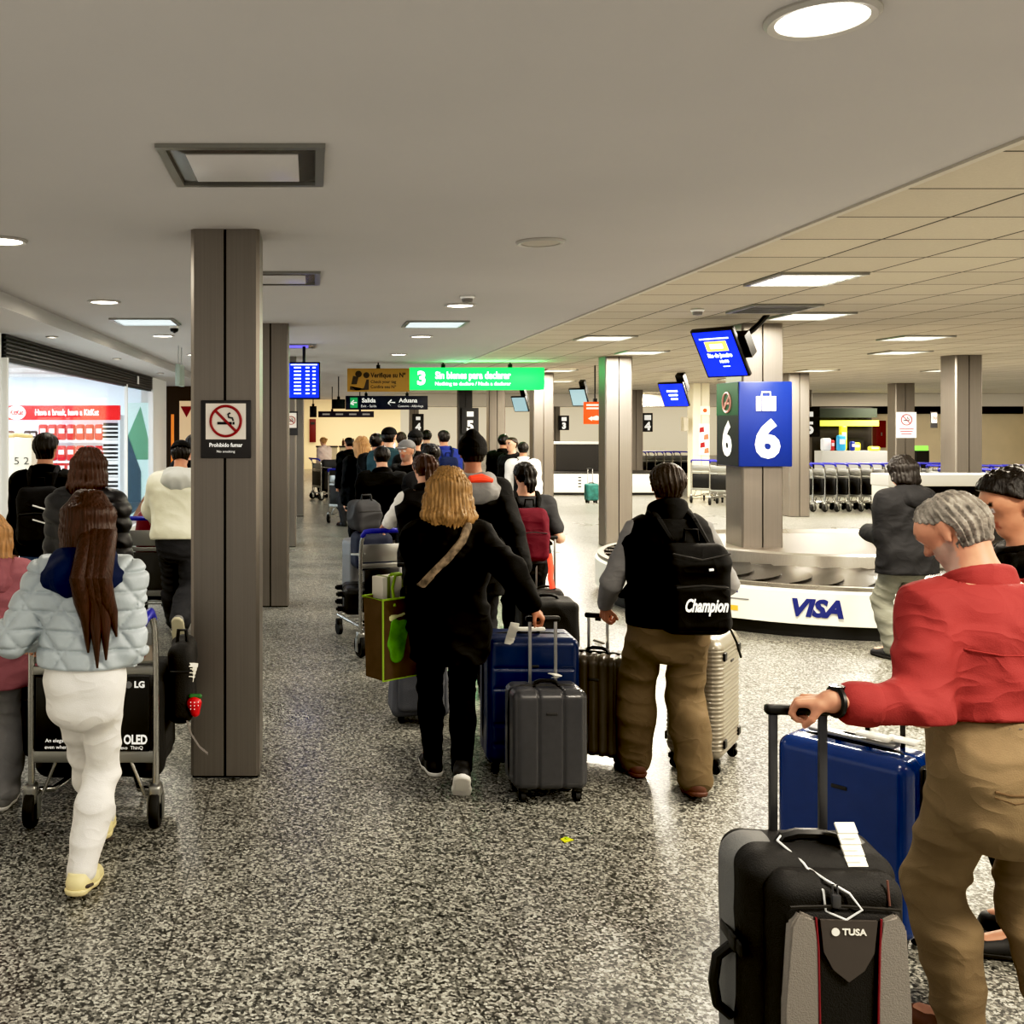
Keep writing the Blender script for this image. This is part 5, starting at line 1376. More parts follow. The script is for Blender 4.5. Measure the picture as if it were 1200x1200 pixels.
text('An elegant design', .024, M_wtxt, p, (-.13, -.4265, .405)); text('even when off', .024, M_wtxt, p, (-.15, -.4265, .375))
q = MB(); q.box((.215, -.403, .80), (.13, .008, .07)); q.build('notice_plate', mat('notice_tan', (150, 140, 126), .5), t); no_smoking(t, .215, -.412, .80, .026, mat('notice_ring', (120, 50, 44), .5))
# things on that trolley
def bag(name, label, cat, x, y, z, rz, half, r, m, seed=1, amp=.006, extra=None, vox=.008, group=None):
    o = thing(name, label, cat, (x, y, z), rz, group); f = folds(seed, amp, 18, 1)
    blob('body', [rbox((0, 0, half[2]), half, r)], vox, m, o, .01, lambda D, X, Y, Z: D + f(X, Y, Z), .015)
    if extra: extra(o)
    return o
def bag_straps(o, half, m=None):
    q = MB(); q.loft([(-half[0] * .4, -half[1] * .3, half[2] * 2 - .01), (-half[0] * .3, -half[1] * .3, half[2] * 2 + .05), (half[0] * .3, -half[1] * .3, half[2] * 2 + .05), (half[0] * .4, -half[1] * .3, half[2] * 2 - .01)], .010, 8); q.build('carry_handle', m or M_black, o)
    q = MB(); q.loft([(-half[0] * .8, -half[1] - .004, half[2] * 1.35), (half[0] * .8, -half[1] - .004, half[2] * 1.35)], .004, 6); q.build('zip', M_dark, o)
o = bag('travel_bag', 'large black bag filling the bed of the trolley pushed by the quilted jacket girl', 'bag', -1.0, 5.05, .182, 0, (.30, .26, .24), .06, M_softblack, 4)
bag_straps(o, (.30, .26, .24))
o = bag('backpack', 'black backpack with red strawberry charm hanging beside the nearest column', 'backpack', -.63, 5.02, .42, .05, (.06, .16, .19), .05, M_softblack, 6)
bag_straps(o, (.06, .16, .19))
blob('strawberry_charm', [Pr((.065, -.15, .10), (.07, -.155, .06), .036, .022)], .004, mat('strawberry', (196, 26, 34), .4), o)
q = MB(); 
for k in range(8): q.box((.05 + .018 * (k % 3), -.186 + .004 * abs(k % 3 - 1), .115 - .016 * (k // 3) ), (.004, .004, .004))
q.build('charm_dots', M_wtxt, o)
blob('charm_leaf', [Pr((.05, -.15, .135), (.09, -.15, .135), .012)], .004, mat('leaf_green', (50, 110, 50), .5), o)
paper_tag(o, (.062, -.14, .29), .05, .09, (0, .2, .6))
MB().loft([(.03, -.15, .02), (.05, -.16, -.04), (.09, -.17, -.10), (.13, -.18, -.13)], .016, 6, flat=((1, .0, .6), .25)).build('loose_strap', mat('strap_grey', (110, 104, 98), .6), o)
o = bag('travel_bag', 'black duffel bag sticking out left of the quilted jacket girl\'s trolley', 'bag', -1.36, 5.18, .22, 0, (.055, .22, .22), .05, M_softblack, 8); bag_straps(o, (.055, .22, .22))
# trolley of the queue woman
t, p = trolley('loaded luggage trolley with blue handle at the left of the queue', .52, 8.6, .35)
c = hardcase('black suitcase lying on the queue trolley with its castors facing left', .33, 8.50, 0, .22, .44, .40, mat('shell_black', (26, 26, 27), .35), 'plain', None, vox=.010, logo=False)
c.location = (.20, 8.55, .40); c.rotation_euler = (0, PI / 2, 0)
o = bag('travel_bag', 'navy soft bag behind the castored black suitcase on the queue trolley', 'bag', .52, 8.86, .60, .2, (.16, .14, .16), .06, mat('bag_navy', (26, 32, 52), .7), 9); bag_straps(o, (.16, .14, .16))
o = bag('suitcase', 'pale grey suitcase upright at the front left of the queue trolley', 'suitcase', .43, 9.16, .19, .35, (.13, .12, .32), .04, mat('shell_pale', (112, 112, 112), .4), 10, .003); bag_straps(o, (.13, .12, .40))
o = bag('backpack', 'crumpled dark grey backpack on top of the queue trolley', 'backpack', .46, 8.84, .93, .4, (.13, .11, .13), .06, mat('bag_dkgrey', (60, 60, 62), .7), 12, .012); bag_straps(o, (.13, .11, .13))
# shopping bag on the arm of the woman in black
t = thing('shopping_bag', 'brown and green shopping bag hanging from the hand of the woman in black', 'shopping bag', (.45, 5.42, .525), .62)
q = MB(); a, b_, hB = .15, .07, .42
M_kraft = mat('kraft_brown', (88, 68, 44), .7, var=.12, vscale=14)
q.quad((-a, -b_, 0), (a, -b_, 0), (a + .01, -b_ - .01, hB), (-a - .01, -b_ - .01, hB)); q.quad((-a, b_, 0), (-a, -b_, 0), (-a - .01, -b_ - .01, hB), (-a - .01, b_ + .01, hB)); q.quad((a, -b_, 0), (a, b_, 0), (a + .01, b_ + .01, hB), (a + .01, -b_ - .01, hB)); q.quad((a, b_, 0), (-a, b_, 0), (-a - .01, b_ + .01, hB), (a + .01, b_ + .01, hB)); q.quad((-a, -b_, 0), (-a, b_, 0), (a, b_, 0), (a, -b_, 0))
bd = q.build('bag_body', M_kraft, t, smooth=0); sm = bd.modifiers.new('s', 'SOLIDIFY'); sm.thickness = .004
M_lime = mat('lime_green', (150, 182, 60), .5)
q = MB(); Z0 = [(-a - .002, -b_ - .004, 0), (-a - .012, -b_ - .014, hB), (a + .012, -b_ - .014, hB), (a + .002, -b_ - .004, 0)]
q.loft(Z0, .006, 6, closed=True); q.loft([(-a - .012, -b_ - .014, hB), (-a - .012, b_ + .014, hB), (a + .012, b_ + .014, hB), (a + .012, -b_ - .014, hB)], .006, 6, closed=True); q.build('green_trim', M_lime, t)
blob('leaf_motif', [Pr((-.06, -b_ - .006, .13), (-.02, -b_ - .008, .27), .05, .04, (0, 1, 0), .15), Pr((-.09, -b_ - .006, .19), (-.08, -b_ - .008, .29), .04, .03, (0, 1, 0), .15)], .006, mat('motif_green', (96, 150, 40), .5, var=.3, vscale=20), t)
blob('motif_patch', [Pr((-.10, -b_ - .010, .32), (-.02, -b_ - .012, .335), .02, .014, (0, 1, 0), .2)], .006, mat('motif_pale', (206, 206, 150), .5), t)
for s in (-1, 1): MB().loft([(-.08, s * (b_ + .01), hB - .04), (-.07, s * .05, hB + .05), (-.02, s * .015, hB + .11), (.03, s * .015, hB + .11), (.08, s * .05, hB + .05), (.08, s * (b_ + .01), hB - .04)], .010, 8, flat=((0, 1, 0), .4)).build('strap_handle', M_lime, t)
t = thing('gift_box', 'white box with olive stripes sticking out of the shopping bag', 'box', (.42, 5.45, .855), .62)
MB().box((0, 0, .10), (.18, .09, .18), bevel=.004).build('carton', mat('carton_white', (206, 200, 184), .5), t)
for s in (-1, 1): MB().box((s * .05, 0, .10), (.02, .094, .184)).build('stripe', mat('stripe_olive', (120, 130, 70), .5), t)
# trolley beyond the shop queue
t, p = trolley('luggage trolley loaded with a burgundy bag ahead of the cream jacket', -1.52, 9.65, 0, ad=False)
o = bag('travel_bag', 'tall burgundy bag riding on the trolley ahead of the cream jacket', 'bag', -1.46, 9.45, .36, 0, (.15, .13, .34), .06, mat('bag_burgundy', (112, 30, 40), .6), 14, .01); bag_straps(o, (.15, .13, .34))
o = bag('travel_bag', 'black holdall under the burgundy bag', 'bag', -1.50, 9.75, .19, 0, (.16, .14, .15), .05, M_softblack, 15); bag_straps(o, (.16, .14, .15))
# small turquoise case far back
c = hardcase('small patterned turquoise case alone by the distant white carousel', gx(693, 24), 24, .2, .30, .2, .46, mat('shell_teal', (40, 96, 90), .4, var=.5, vscale=9), 'plain', .80, .12, vox=.014, logo=False)
# far luggage by the pale pink jacket
t, p = trolley('distant loaded trolley beside the girl in the pale pink jacket', gx(389, 25.4), 25.2, -1.2, ad=False, detail=False)
o = bag('travel_bag', 'dark bag on the distant trolley beside the pale pink jacket', 'bag', gx(392, 25.4), 25.3, .20, .2, (.36, .2, .27), .08, M_softblack, 16, vox=.02)
o = bag('travel_bag', 'dark grey bag on top of the distant trolley load', 'bag', gx(388, 25.4), 25.3, .75, .1, (.25, .16, .11), .08, mat('bag_dkgrey', (0, 0, 0)), 17, vox=.02)
t, p = trolley('distant trolley at the left end of the crowd', gx(409, 19.5), 19.5, -.3, ad=False, detail=False)
o = bag('travel_bag', 'black bag heaped on the trolley at left end of crowd', 'bag', gx(410, 19.5), 19.6, .20, .2, (.24, .2, .32), .08, M_softblack, 18, vox=.02)
# ---- parked trolleys
root, p = trolley('t', gx(952, 22.0), 22.0, -1.05, 'parked trolleys behind the carousel', detail=False)
tag(root, 'parked luggage trolley, leftmost of the row behind the blue 6 sign')
for k in range(1, 14):
    o = copy_tree(root); o.location = (gx(952, 22.0) + .262 * k, 22.0 + .015 * k, 0)
    tag(o, 'parked luggage trolley, %s from the left in the row behind the blue 6 sign' % ORD[k])
for k in range(15):
    o = copy_tree(root); o.location = (gx(1128, 20.6) + .262 * k, 20.9 + .01 * k, 0)
    tag(o, 'parked luggage trolley at far right behind the feed box, %s from the left' % ORD[k], group='parked trolleys at the right edge')
for k in range(12):
    o = copy_tree(root); o.location = (gx(1134, 19.2) + .27 * k, 19.2 + .01 * k, 0)
    tag(o, 'parked luggage trolley in the nearer right hand row, %s from the left' % ORD[k], group='nearer parked trolleys at the right edge')
for k in range(6):
    o = copy_tree(root); o.location = (gx(760, 31.5) + .262 * k, 31.5, 0)
    tag(o, 'parked luggage trolley in the distant row left of the cream column, %s from the left' % ORD[k], group='distant parked trolleys')
for k, (px, Y) in enumerate(((828, 24.3), (850, 23.6))):
    o = copy_tree(root); o.location = (gx(px, Y), Y, 0); o.rotation_euler = (0, 0, -.5); 
    tag(o, ('left' if k == 0 else 'right') + ' one of two luggage trolleys standing before the cream column', group='pair of trolleys before the cream column')
# ---------------------------------------------------------------- the people
def cloth(name, rgb, rough=.8, var=.10, bump=.16, bs=260, vs=6, wr=.22, wrs=7): return mat(name, rgb, rough, var=var, vscale=vs, bump=bump, bscale=bs, spec=.25, wr=wr, wrs=wrs)
def hairm(name, rgb, var=.35): return mat(name, rgb, .45, var=var, vscale=9, bump=.5, bscale=14, stretch=(9, 9, .9), spec=.4)
F_black = cloth('cloth_black', (13, 13, 14)); F_black2 = cloth('cloth_offblack', (30, 30, 32)); F_dkgrey = cloth('cloth_dark_grey', (52, 52, 54)); F_grey = cloth('cloth_grey', (128, 126, 124))
F_khaki = cloth('cloth_khaki', (122, 105, 80), var=.12, wr=.30); F_khaki2 = cloth('cloth_olive_khaki', (98, 83, 60), var=.12, wr=.30); F_jean = cloth('cloth_denim', (64, 82, 110), var=.2, vs=12)
F_red = cloth('cloth_red_shirt', (132, 51, 50), var=.08, wrs=7, wr=.34); F_white = cloth('cloth_white', (226, 222, 214), var=.04); F_silver = mat('puffer_silver', (176, 184, 186), .42, var=.05, vscale=10, bump=.15, bscale=50)
F_cream = mat('puffer_cream', (226, 222, 198), .55, var=.04, bump=.15, bscale=40); F_navy = cloth('cloth_navy', (24, 34, 66)); F_pink = cloth('cloth_pink', (158, 102, 108)); F_puffblk = mat('puffer_black', (26, 26, 29), .45, var=.1, bump=.15, bscale=40)
H_brown = hairm('hair_brown', (64, 40, 28)); H_dark = hairm('hair_dark', (22, 17, 15)); H_blond = hairm('hair_blond', (150, 118, 76), .45); H_lt = hairm('hair_light', (172, 132, 88)); H_grey = mat('hair_grey', (122, 116, 108), .6, var=.55, vscale=24, bump=.6, bscale=60, spec=.3); H_dkbr = hairm('hair_darkbrown', (46, 36, 28))
S_dark = mat('shoe_dark', (22, 22, 23), .6); S_white = mat('sole_white', (226, 222, 212), .6); S_grey = mat('shoe_grey', (120, 118, 114), .6); S_brown = mat('shoe_brown', (84, 50, 34), .6); S_crm = mat('shoe_cream', (222, 208, 160), .55)
def hr(style, m, col, **k): return dict(style=style, mat=m, col=col, **k)
CB, CD, CL, CG = (64, 40, 28), (22, 17, 15), (150, 118, 76), (110, 104, 98)
def backpack(label, J, m, w=.30, d=.15, h=.44, up=.27, dx=0.0, infl=.03, vox=.008, txt=None, strap=None, extra=None, name='backpack'):
    H = J['H']; dep = .070 * H + infl
    c = J['sp'](up) - J['up'] * h / 2 - J['fw'] * (dep + d / 2 - .02) + J['rx'] * dx
    W = J['toW'](c); rz = J['root'].rotation_euler.z
    t = thing(name, label, 'backpack', (W[0], W[1], W[2] - h / 2), rz); f = folds(int(W[0] * 77) % 50 + 1, .007, 20, 1)
    sh = 0.08 * d
    def post(D, X, Y, Z): return D + f(X, Y, Z) + np.maximum(Z - h * .75, 0) * .35 * (np.abs(Y) < 9)
    o = blob('body', [rbox((0, 0, h / 2), (w / 2, d / 2, h / 2), min(d, w) * .42)], vox, m, t, .01, post, .02)
    pk = blob('front_pocket', [rbox((0, -d / 2, h * .30), (w * .42, .035, h * .24), .032)], vox, m, t, .01, lambda D, X, Y, Z: D + f(X, Y, Z) * .6, .01)
    MB().loft([(-w * .36, -d / 2 - .034, h * .52), (0, -d / 2 - .040, h * .545), (w * .36, -d / 2 - .034, h * .52)], .004, 6).build('zip', M_dark, t)
    sm = strap or m; toL = lambda p: np.array(J['R'].T @ (J['toW'](p) - np.array([W[0], W[1], W[2] - h / 2])))
    for i, s in ((0, -1), (1, 1)):
        so = J['sho'][i]; q = so - J['rx'] * s * .045 * H
        pts = [J['sp'](up - .02) - J['fw'] * (dep - .01) + J['rx'] * (s * w * .25 + dx), q - J['fw'] * (.035 * H + infl) + J['up'] * (.022 * H + infl * .8), q + J['up'] * (.042 * H + infl) - J['fw'] * .005,
               q + J['fw'] * (.045 * H + infl) + J['up'] * (.005 * H), q + J['fw'] * (.062 * H + infl) - J['up'] * .12 * H, J['sp'](.07) + J['rx'] * s * (.115 * H + infl) + J['fw'] * .02, J['sp'](.07) + J['rx'] * (s * w * .42 + dx) - J['fw'] * (dep)]
        MB().loft([toL(p) for p in pts], [.018, .022, .024, .024, .022, .014, .012], 8, flat=((0, 1, 0), 1.0)).build('shoulder_strap', sm, t)
    MB().loft([(-.035, d * .30, h - .02), (-.03, d * .3, h + .035), (.03, d * .3, h + .035), (.035, d * .3, h - .02)], .008, 8).build('top_loop', sm, t)
    if extra: extra(t, w, d, h)
    return t
# --- girl in the quilted jacket
J = person('girl in pale grey quilted jacket and white trousers pushing a loaded trolley', -.91, 4.12, 0, 1.575, lean=.07, vox=.0068, hvox=.0055, skin='light', sw=.98, girth=.90,
    feet=((-.0, .40, .0, .0), (.0, -.08, .012, .12)), hands=(dict(p=(-1.17, 4.335, .955), d=(-.02, .75, -.55), n=(0, -.55, -.85), curl=.95), dict(p=(-.83, 4.335, .955), d=(.02, .75, -.55), n=(0, -.55, -.85), curl=.95)), poles=((-.45, -1, -.4), (.45, -1, -.4)),
    head=(-.12, .10, 0), hair=hr('long', H_brown, CB, len=1.45, seed=4, n=17, spread=1.9, amp=.010, fq=58, vox=.006),
    top=dict(mat=F_silver, style='quilt', infl=.036, hem=.042, cut=.97, fold=.003, hood=F_navy, collar=F_navy, cuffs=F_silver, seed=2, ww=1.0),
    bottom=dict(mat=F_white, infl=.007, wide=.017, cut=.96, fold=.006, ff=26, seed=8, cuff=True), shoes=dict(mat=S_crm, sole=S_crm, fat=1.12, hgt=.004))
JG = J
# loose lock over the right of the back
for k_, (x_, l_) in enumerate(((.02, .96), (.055, .90), (.085, .93), (.11, 1.02))):
    P_ = on_surface(J, 'jacket', [(x_, 1.16), (x_ + .012, (1.16 + l_) / 2 + .03), (x_ + .02, l_)], .018)
    MB().loft([J['hc'] + (J['hx'] * (x_ + .01) * 4.5 - J['hf'] * .42 - J['hu'] * .25) * J['hh'], (x_ - .005, P_[0][1] - .045, 1.25)] + P_, [.034, .036, .034, .024, .004], 10).build('hair_lock', H_brown, J['root'])
for i in (1, 0):
    a = J['ank'][i]
    MB().loft([(a[0] - .045, a[1] + .0, .035), (a[0] - .042, a[1] - .055, .052), (a[0], a[1] - .072, .056), (a[0] + .042, a[1] - .055, .052), (a[0] + .045, a[1], .035)], .007, 8).build('heel_strap', mat('strap_dark', (70, 62, 56), .6), J['root'])
# --- child in pink
J = person('child in a pink hooded coat and grey trousers at the left edge', -1.56, 5.0, .1, 1.40, vox=.010, skin='light', feet=((-.07, .10, 0, 0), (.07, -.06, 0, 0)), head=(.5, .1, 0),
    hair=hr('long', H_lt, (172, 132, 88), len=1.0, seed=7, vox=.008), top=dict(mat=F_pink, infl=.048, hem=-.10, cut=.96, flare=.02, hood=F_pink, collar=F_pink, fold=.008, seed=12), bottom=dict(mat=F_grey, wide=.025, infl=.014), shoes=dict(mat=S_grey, sole=S_white))
# --- man with backpack and jeans before the shop
J = person('man in a dark jacket and blue jeans with a backpack before the shop', -2.08, 8.0, .05, 1.79, vox=.013, skin='mid', feet=((-.09, .15, 0, 0), (.09, -.1, .01, .1)), head=(-.2, .05, 0), hair=hr('short', H_dark, CD, thick=.06, nape=-.36), top=dict(mat=F_black, infl=.032, hem=-.05, collar=F_black, seed=3), bottom=dict(mat=F_jean, wide=.018), shoes=dict(mat=S_dark))
def nike(t, w, d, h):
    for z in (.62, .40): MB().loft([(-.02, -d / 2 - .042, h * z + .02), (.11, -d / 2 - .04, h * z - .02)], .006, 6).build('reflective_tab', M_white, t)
backpack('black backpack with pale tabs on the man before the shop', J, F_black2, .33, .17, .48, infl=.04, vox=.012, extra=nike)
J = person('woman with long brown hair in a black puffer behind the girl', -1.46, 6.7, -.15, 1.69, vox=.011, skin='light', feet=((-.07, .1, 0, 0), (.07, -.05, 0, 0)), head=(.1, .1, 0), hair=hr('long', H_brown, CB, len=.95, seed=9, thick=.055, flare=.05, vox=.008), top=dict(mat=F_puffblk, style='puffer', infl=.05, hem=-.06, collar=F_puffblk, seed=6, ww=1.05), bottom=dict(mat=F_black), shoes=dict(mat=S_dark))
J = person('person in a cream puffer jacket and dark trousers beside the nearest column', -1.13, 8.75, .0, 1.72, lean=.14, vox=.012, skin='mid', feet=((-.06, .30, 0, 0), (.05, -.34, .14, 1.15)), hands=(dict(p=(-1.40, 9.2, 1.02), d=(-.1, .8, -.4), n=(0, -.4, -.9), curl=.9), dict(p=(-1.15, 9.2, 1.02), d=(0, .8, -.4), n=(0, -.4, -.9), curl=.9)), head=(0, .35, 0),
    hair=hr('short', H_dark, CD, cap=F_black), top=dict(mat=F_cream, infl=.055, hem=-.015, hood=mat('hood_pale', (190, 190, 182), .7), fold=.003, seed=15), bottom=dict(mat=F_dkgrey, wide=.03, infl=.018, fold=.01), shoes=dict(mat=S_grey, sole=mat('sole_beige', (196, 188, 160), .6), fat=1.15))
J = person('dark haired person in black half hidden behind the nearest column', -1.36, 11.8, 0, 1.74, vox=.016, hair=hr('short', H_dark, CD, thick=.06), top=dict(mat=F_black, infl=.03, hem=-.06, seed=3), bottom=dict(mat=F_black2), shoes=dict(mat=S_dark))
# --- blonde woman in black
J = person('blonde woman in a long black coat pulling the small charcoal suitcase', .70, 5.22, .0, 1.625, lean=.03, vox=.0095, hvox=.0055, skin='tan', girth=.95, sw=.93,
    feet=((-.055, .21, .0, .0), (.045, -.14, .050, .80)), hands=(dict(p=(.53, 5.40, 1.085), d=(-.15, .1, -1), n=(.9, 0, -.2), curl=1.0), dict(p=(1.095, 5.10, .945), d=(.62, .12, -.62), n=(-.45, .25, -.7), curl=1.0)), poles=((.1, -1, 0), (.35, -1, -.3)),
    head=(-.12, .12, .05), hair=hr('long', H_blond, CL, len=1.05, seed=3, n=19, spread=2.1, flare=.10, thick=.06, amp=.016, fq=40, vox=.006),
    top=dict(mat=F_black, infl=.034, hem=-.12, cut=.95, flare=.0, collar=F_black, fold=.008, seed=22, ww=1.0), bottom=dict(mat=F_black, infl=.008, wide=.006, fold=.004), shoes=dict(mat=S_dark, sole=S_white))
sb = thing('shoulder_bag', 'black shoulder bag of the blonde woman, worn on a patterned strap', 'bag', (.70, 5.22, 0))
pts = [(.09, .02, 1.36)] + on_surface(J, 'jacket', [(.082, 1.335), (.05, 1.27), (-.02, 1.19), (-.10, 1.10), (-.15, 1.05)], .006) + [(-.20, .02, .99), (-.17, .13, .95)]
ms = mat('strap_pattern', (120, 104, 84), .7, var=.7, vscale=34)
MB().loft(pts, [.022] * 8, 8, flat=((0, 1, .35), .25)).build('strap', ms, sb)
blob('body', [rbox((-.12, .20, .90), (.11, .05, .09), .03)], .009, F_black2, sb)
# --- tall man with beanie, ahead of her
J = person('tall man in a black coat, dark beanie and grey hood ahead of the blonde', 1.11, 7.05, 0, 1.775, vox=.012, skin='tan', feet=((-.08, .2, 0, 0), (.08, -.1, 0, 0)), hands=(None, dict(p=(1.40, 6.75, .89), d=(.05, -.1, -1), n=(-1, .2, 0), curl=.9)), head=(0, .1, 0), hair=hr('short', H_dark, CD), extras=dict(beanie=cloth('knit_black', (22, 21, 21), bs=60)),
    top=dict(mat=F_black, infl=.036, hem=-.13, hood=F_grey, cut=.96, seed=31, ww=1.0), bottom=dict(mat=F_black2), shoes=dict(mat=S_dark))
PL_ = on_surface(J, 'hood', [(-.05, 1.475), (.03, 1.48), (.10, 1.465)], .008)
MB().loft(PL_, [.03, .04, .02], 10, flat=((0, 0, 1), .8)).build('hood_lining', mat('orange_lining', (228, 70, 40), .6, emit=.15), J['root'])
# --- woman with the burgundy backpack
J = person('woman in a dark grey T-shirt carrying the burgundy backpack', 1.66, 7.95, 0, 1.57, vox=.012, skin='light', feet=((-.07, .12, 0, 0), (.07, -.05, 0, 0)), hands=(None, dict(p=(1.86, 8.1, .98), curl=.6)), head=(.2, .15, 0), hair=hr('pony', H_dark, CD, len=.7), top=dict(mat=F_dkgrey, infl=.02, hem=-.02, cut=.36, seed=41), bottom=dict(mat=F_black, wide=.004), shoes=dict(mat=S_dark, sole=S_white))
def rib(t, w, d, h): 
    MB().loft([(w * .48, -.03, .06), (w * .52, -.04, -.05), (w * .50, -.04, -.12), (w * .56, -.04, -.20)], .022, 6, flat=((0, 1, 0), .2)).build('orange_ribbon', mat('ribbon_orange', (232, 84, 60), .5, emit=.2), t)
backpack('burgundy backpack with an orange ribbon hanging from it', J, cloth('cloth_burgundy', (88, 22, 36), var=.15), .28, .16, .43, up=.275, infl=.025, vox=.009, strap=F_black, extra=rib)
# --- woman with white sleeves at the trolley
J = person('brown haired woman in a black vest with white sleeves at the queue trolley', .86, 7.65, .1, 1.64, lean=.05, vox=.012, skin='light', feet=((-.08, .2, 0, 0), (.08, -.1, 0, 0)), hands=(dict(p=(.60, 8.10, 1.06), d=(-.2, .8, -.4), n=(0, -.4, -.9), curl=.9), None), head=(.25, .2, 0), hair=hr('pony', H_brown, CB, len=.9, seed=2), top=dict(mat=F_black2, name='vest', infl=.032, hem=-.03, sleeve=F_white, cut=.96, collar=F_black2, seed=51), bottom=dict(mat=F_black), shoes=dict(mat=S_dark))
blob('plaid_shirt_tail', [Pr(J['sp'](-.0) , J['sp'](-.10), .125, .135, J['rx'], 1.34)], .012, mat('plaid', (120, 50, 62), .8, var=.5, vscale=30), J['root'], .02)
# --- crowd further on: label, photo column, row of the head top, depth, look
F_blue = cloth('cloth_blue', (44, 58, 130)); F_pale = cloth('cloth_pale_pink', (206, 186, 176)); F_plum = cloth('cloth_plum', (70, 46, 60))
crowd = [
 ('man in a loose black coat leaning over luggage at left of the queue', 450, 10.0, 1.66, .10, .22, hr('short', H_dark, CD), F_black, F_grey, None),
 ('bearded man in a grey cap turned back towards the camera in the queue', 477, 11.0, 1.68, 2.5, .0, hr('short', H_grey, CG, cap=F_grey), F_black, F_black, None),
 ('dark haired person with a pale shoulder strap behind the tall man', 505, 9.6, 1.68, .1, .0, hr('bun', H_dark, CD), F_black2, F_black, 'strap'),
 ('person in a black cap and dark jacket in mid queue', 487, 12.3, 1.78, -.3, .0, hr('short', H_dark, CD, cap=F_black), F_black, F_jean, None),
 ('man in a dark cap and teal jacket left of the black cap', 456, 13.0, 1.81, -.5, .0, hr('short', H_dark, CD, cap=F_black), cloth('cloth_teal', (46, 70, 76)), F_black, None),
 ('dark haired person holding a phone up beside the long haired blonde', 441, 13.6, 1.74, -.6, .0, hr('bun', H_dark, CD), F_black, F_black, 'phone'),
 ('long haired blonde woman in black at the left of the crowd', 424, 14.2, 1.68, .1, .0, hr('long', H_lt, (172, 132, 88), len=1.5), F_black, F_black, None),
 ('person in a bright blue jacket far down the queue', 520, 15.4, 1.77, .2, .0, hr('short', H_dark, CD), F_blue, F_black, None),
 ('girl in a pale pink jacket far away at the left', 381, 25.8, 1.53, .9, .1, hr('bun', H_lt, (172, 132, 88)), F_pale, F_black, None),
 ('dark haired man in a black jacket standing before the pale column', 590, 16.4, 1.70, -.4, .0, hr('short', H_dark, CD), F_black, F_black, None),
 ('fair man in dark clothes facing sideways beside the steel column', 600, 15.6, 1.66, 2.2, .0, hr('short', H_dkbr, CB), F_black2, F_black, None),
 ('person in a white top with black backpack beside the steel column', 613, 15.0, 1.60, -.1, .0, hr('short', H_dark, CD), F_white, F_black, 'pack'),
 ('person in a plum jacket in the crowd behind the blonde', 470, 16.2, 1.74, .0, .0, hr('short', H_dkbr, CB), F_plum, F_black, None),
 ('short person in black at the far left of the crowd', 410, 18.5, 1.62, .5, .05, hr('short', H_dark, CD), F_black, F_dkgrey, None),
 ('person in dark grey jacket at the far end of the queue', 500, 18.0, 1.76, .0, .0, hr('short', H_dark, CD), F_dkgrey, F_black, None)]
for k, (lb, px, Y, H, yw, ln, hh_, tm, bm_, ex) in enumerate(crowd):
    hd = (None, None)
    if ex == 'phone': hd = (None, dict(w=(.10, .26, 1.42), d=(0, .3, 1), n=(-1, 0, 0), curl=.7))
    J = person(lb, gx(px, Y), Y, yw, H, lean=ln, vox=.015 if Y < 14 else .018, skin='mid' if k % 2 else 'light', feet=((-.08, .08, 0, 0), (.08, -.05, 0, 0)), hands=hd, hair=dict(hh_, vox=.012), beard=(96, 92, 88) if 'bearded' in lb else None,
        top=dict(mat=tm, infl=.045, hem=-.09, seed=60 + k, collar=tm, fold=.008), bottom=dict(mat=bm_, wide=.014, seed=k), shoes=dict(mat=S_dark))
    if ex == 'strap':
        o = thing('shoulder_bag', 'pale strapped bag of the dark haired person behind the tall man', 'bag', (gx(px, Y), Y, 0), yw)
        MB().loft([(.13, .02, 1.44), (.13, -.10, 1.41), (.06, -.175, 1.25), (-.06, -.185, 1.08), (-.16, -.13, .95), (-.23, 0, .88)], .022, 8, flat=((0, 1, .3), .3)).build('strap', M_white, o)
        blob('body', [rbox((-.27, .02, .80), (.05, .12, .10), .03)], .012, F_black2, o)
    if ex == 'pack': backpack('black backpack on the person in a white top', J, F_black2, .30, .16, .44, vox=.014)
    if 'bright blue' in lb: backpack('dark blue backpack on the person in the bright blue jacket', J, F_navy, .28, .15, .42, vox=.014, infl=.05)
    if ex == 'phone':
        w = J['toW'](J['wri'][1]); o = thing('mobile_phone', 'phone held up by the dark haired person in the crowd', 'phone', (w[0], w[1] + .02, w[2] + .06)); MB().box((0, 0, .06), (.075, .012, .14), bevel=.005).build('case', M_black, o); MB().box((0, -.007, .06), (.066, .002, .125)).build('screen', M_scr, o)
# --- man in the black vest
J = person('man in a black vest and khaki trousers walking with the ribbed suitcases', 1.82, 5.22, -.02, 1.66, lean=.02, vox=.0095, hvox=.0055, skin='tan', girth=1.06, sw=.98,
    feet=((-.115, .20, .0, .0), (.085, -.14, .012, .22)), hands=(dict(p=(1.575, 5.50, .885), d=(.0, .15, -1), n=(.9, .3, -.1), curl=1.0), dict(p=(2.075, 5.42, .90), d=(-.2, .5, -.8), n=(-1, 0, 0), curl=.5)), poles=((-.5, -1, 0), (.6, -1, 0)),
    head=(-.05, .05, 0), hair=hr('short', H_dkbr, (46, 36, 28), thick=.05, amp=.02, fq=44, nape=-.30, vox=.006), top=dict(mat=F_black, name='vest', infl=.032, ww=.96, hem=-.015, sleeve=F_grey, cut=.97, collar=F_black, ch=.06, seed=71, fold=.006), bottom=dict(mat=F_khaki2, infl=.016, wide=.028, fold=.008, ff=26, seed=14, cut=.99), shoes=dict(mat=S_brown, sole=S_brown, fat=1.1))
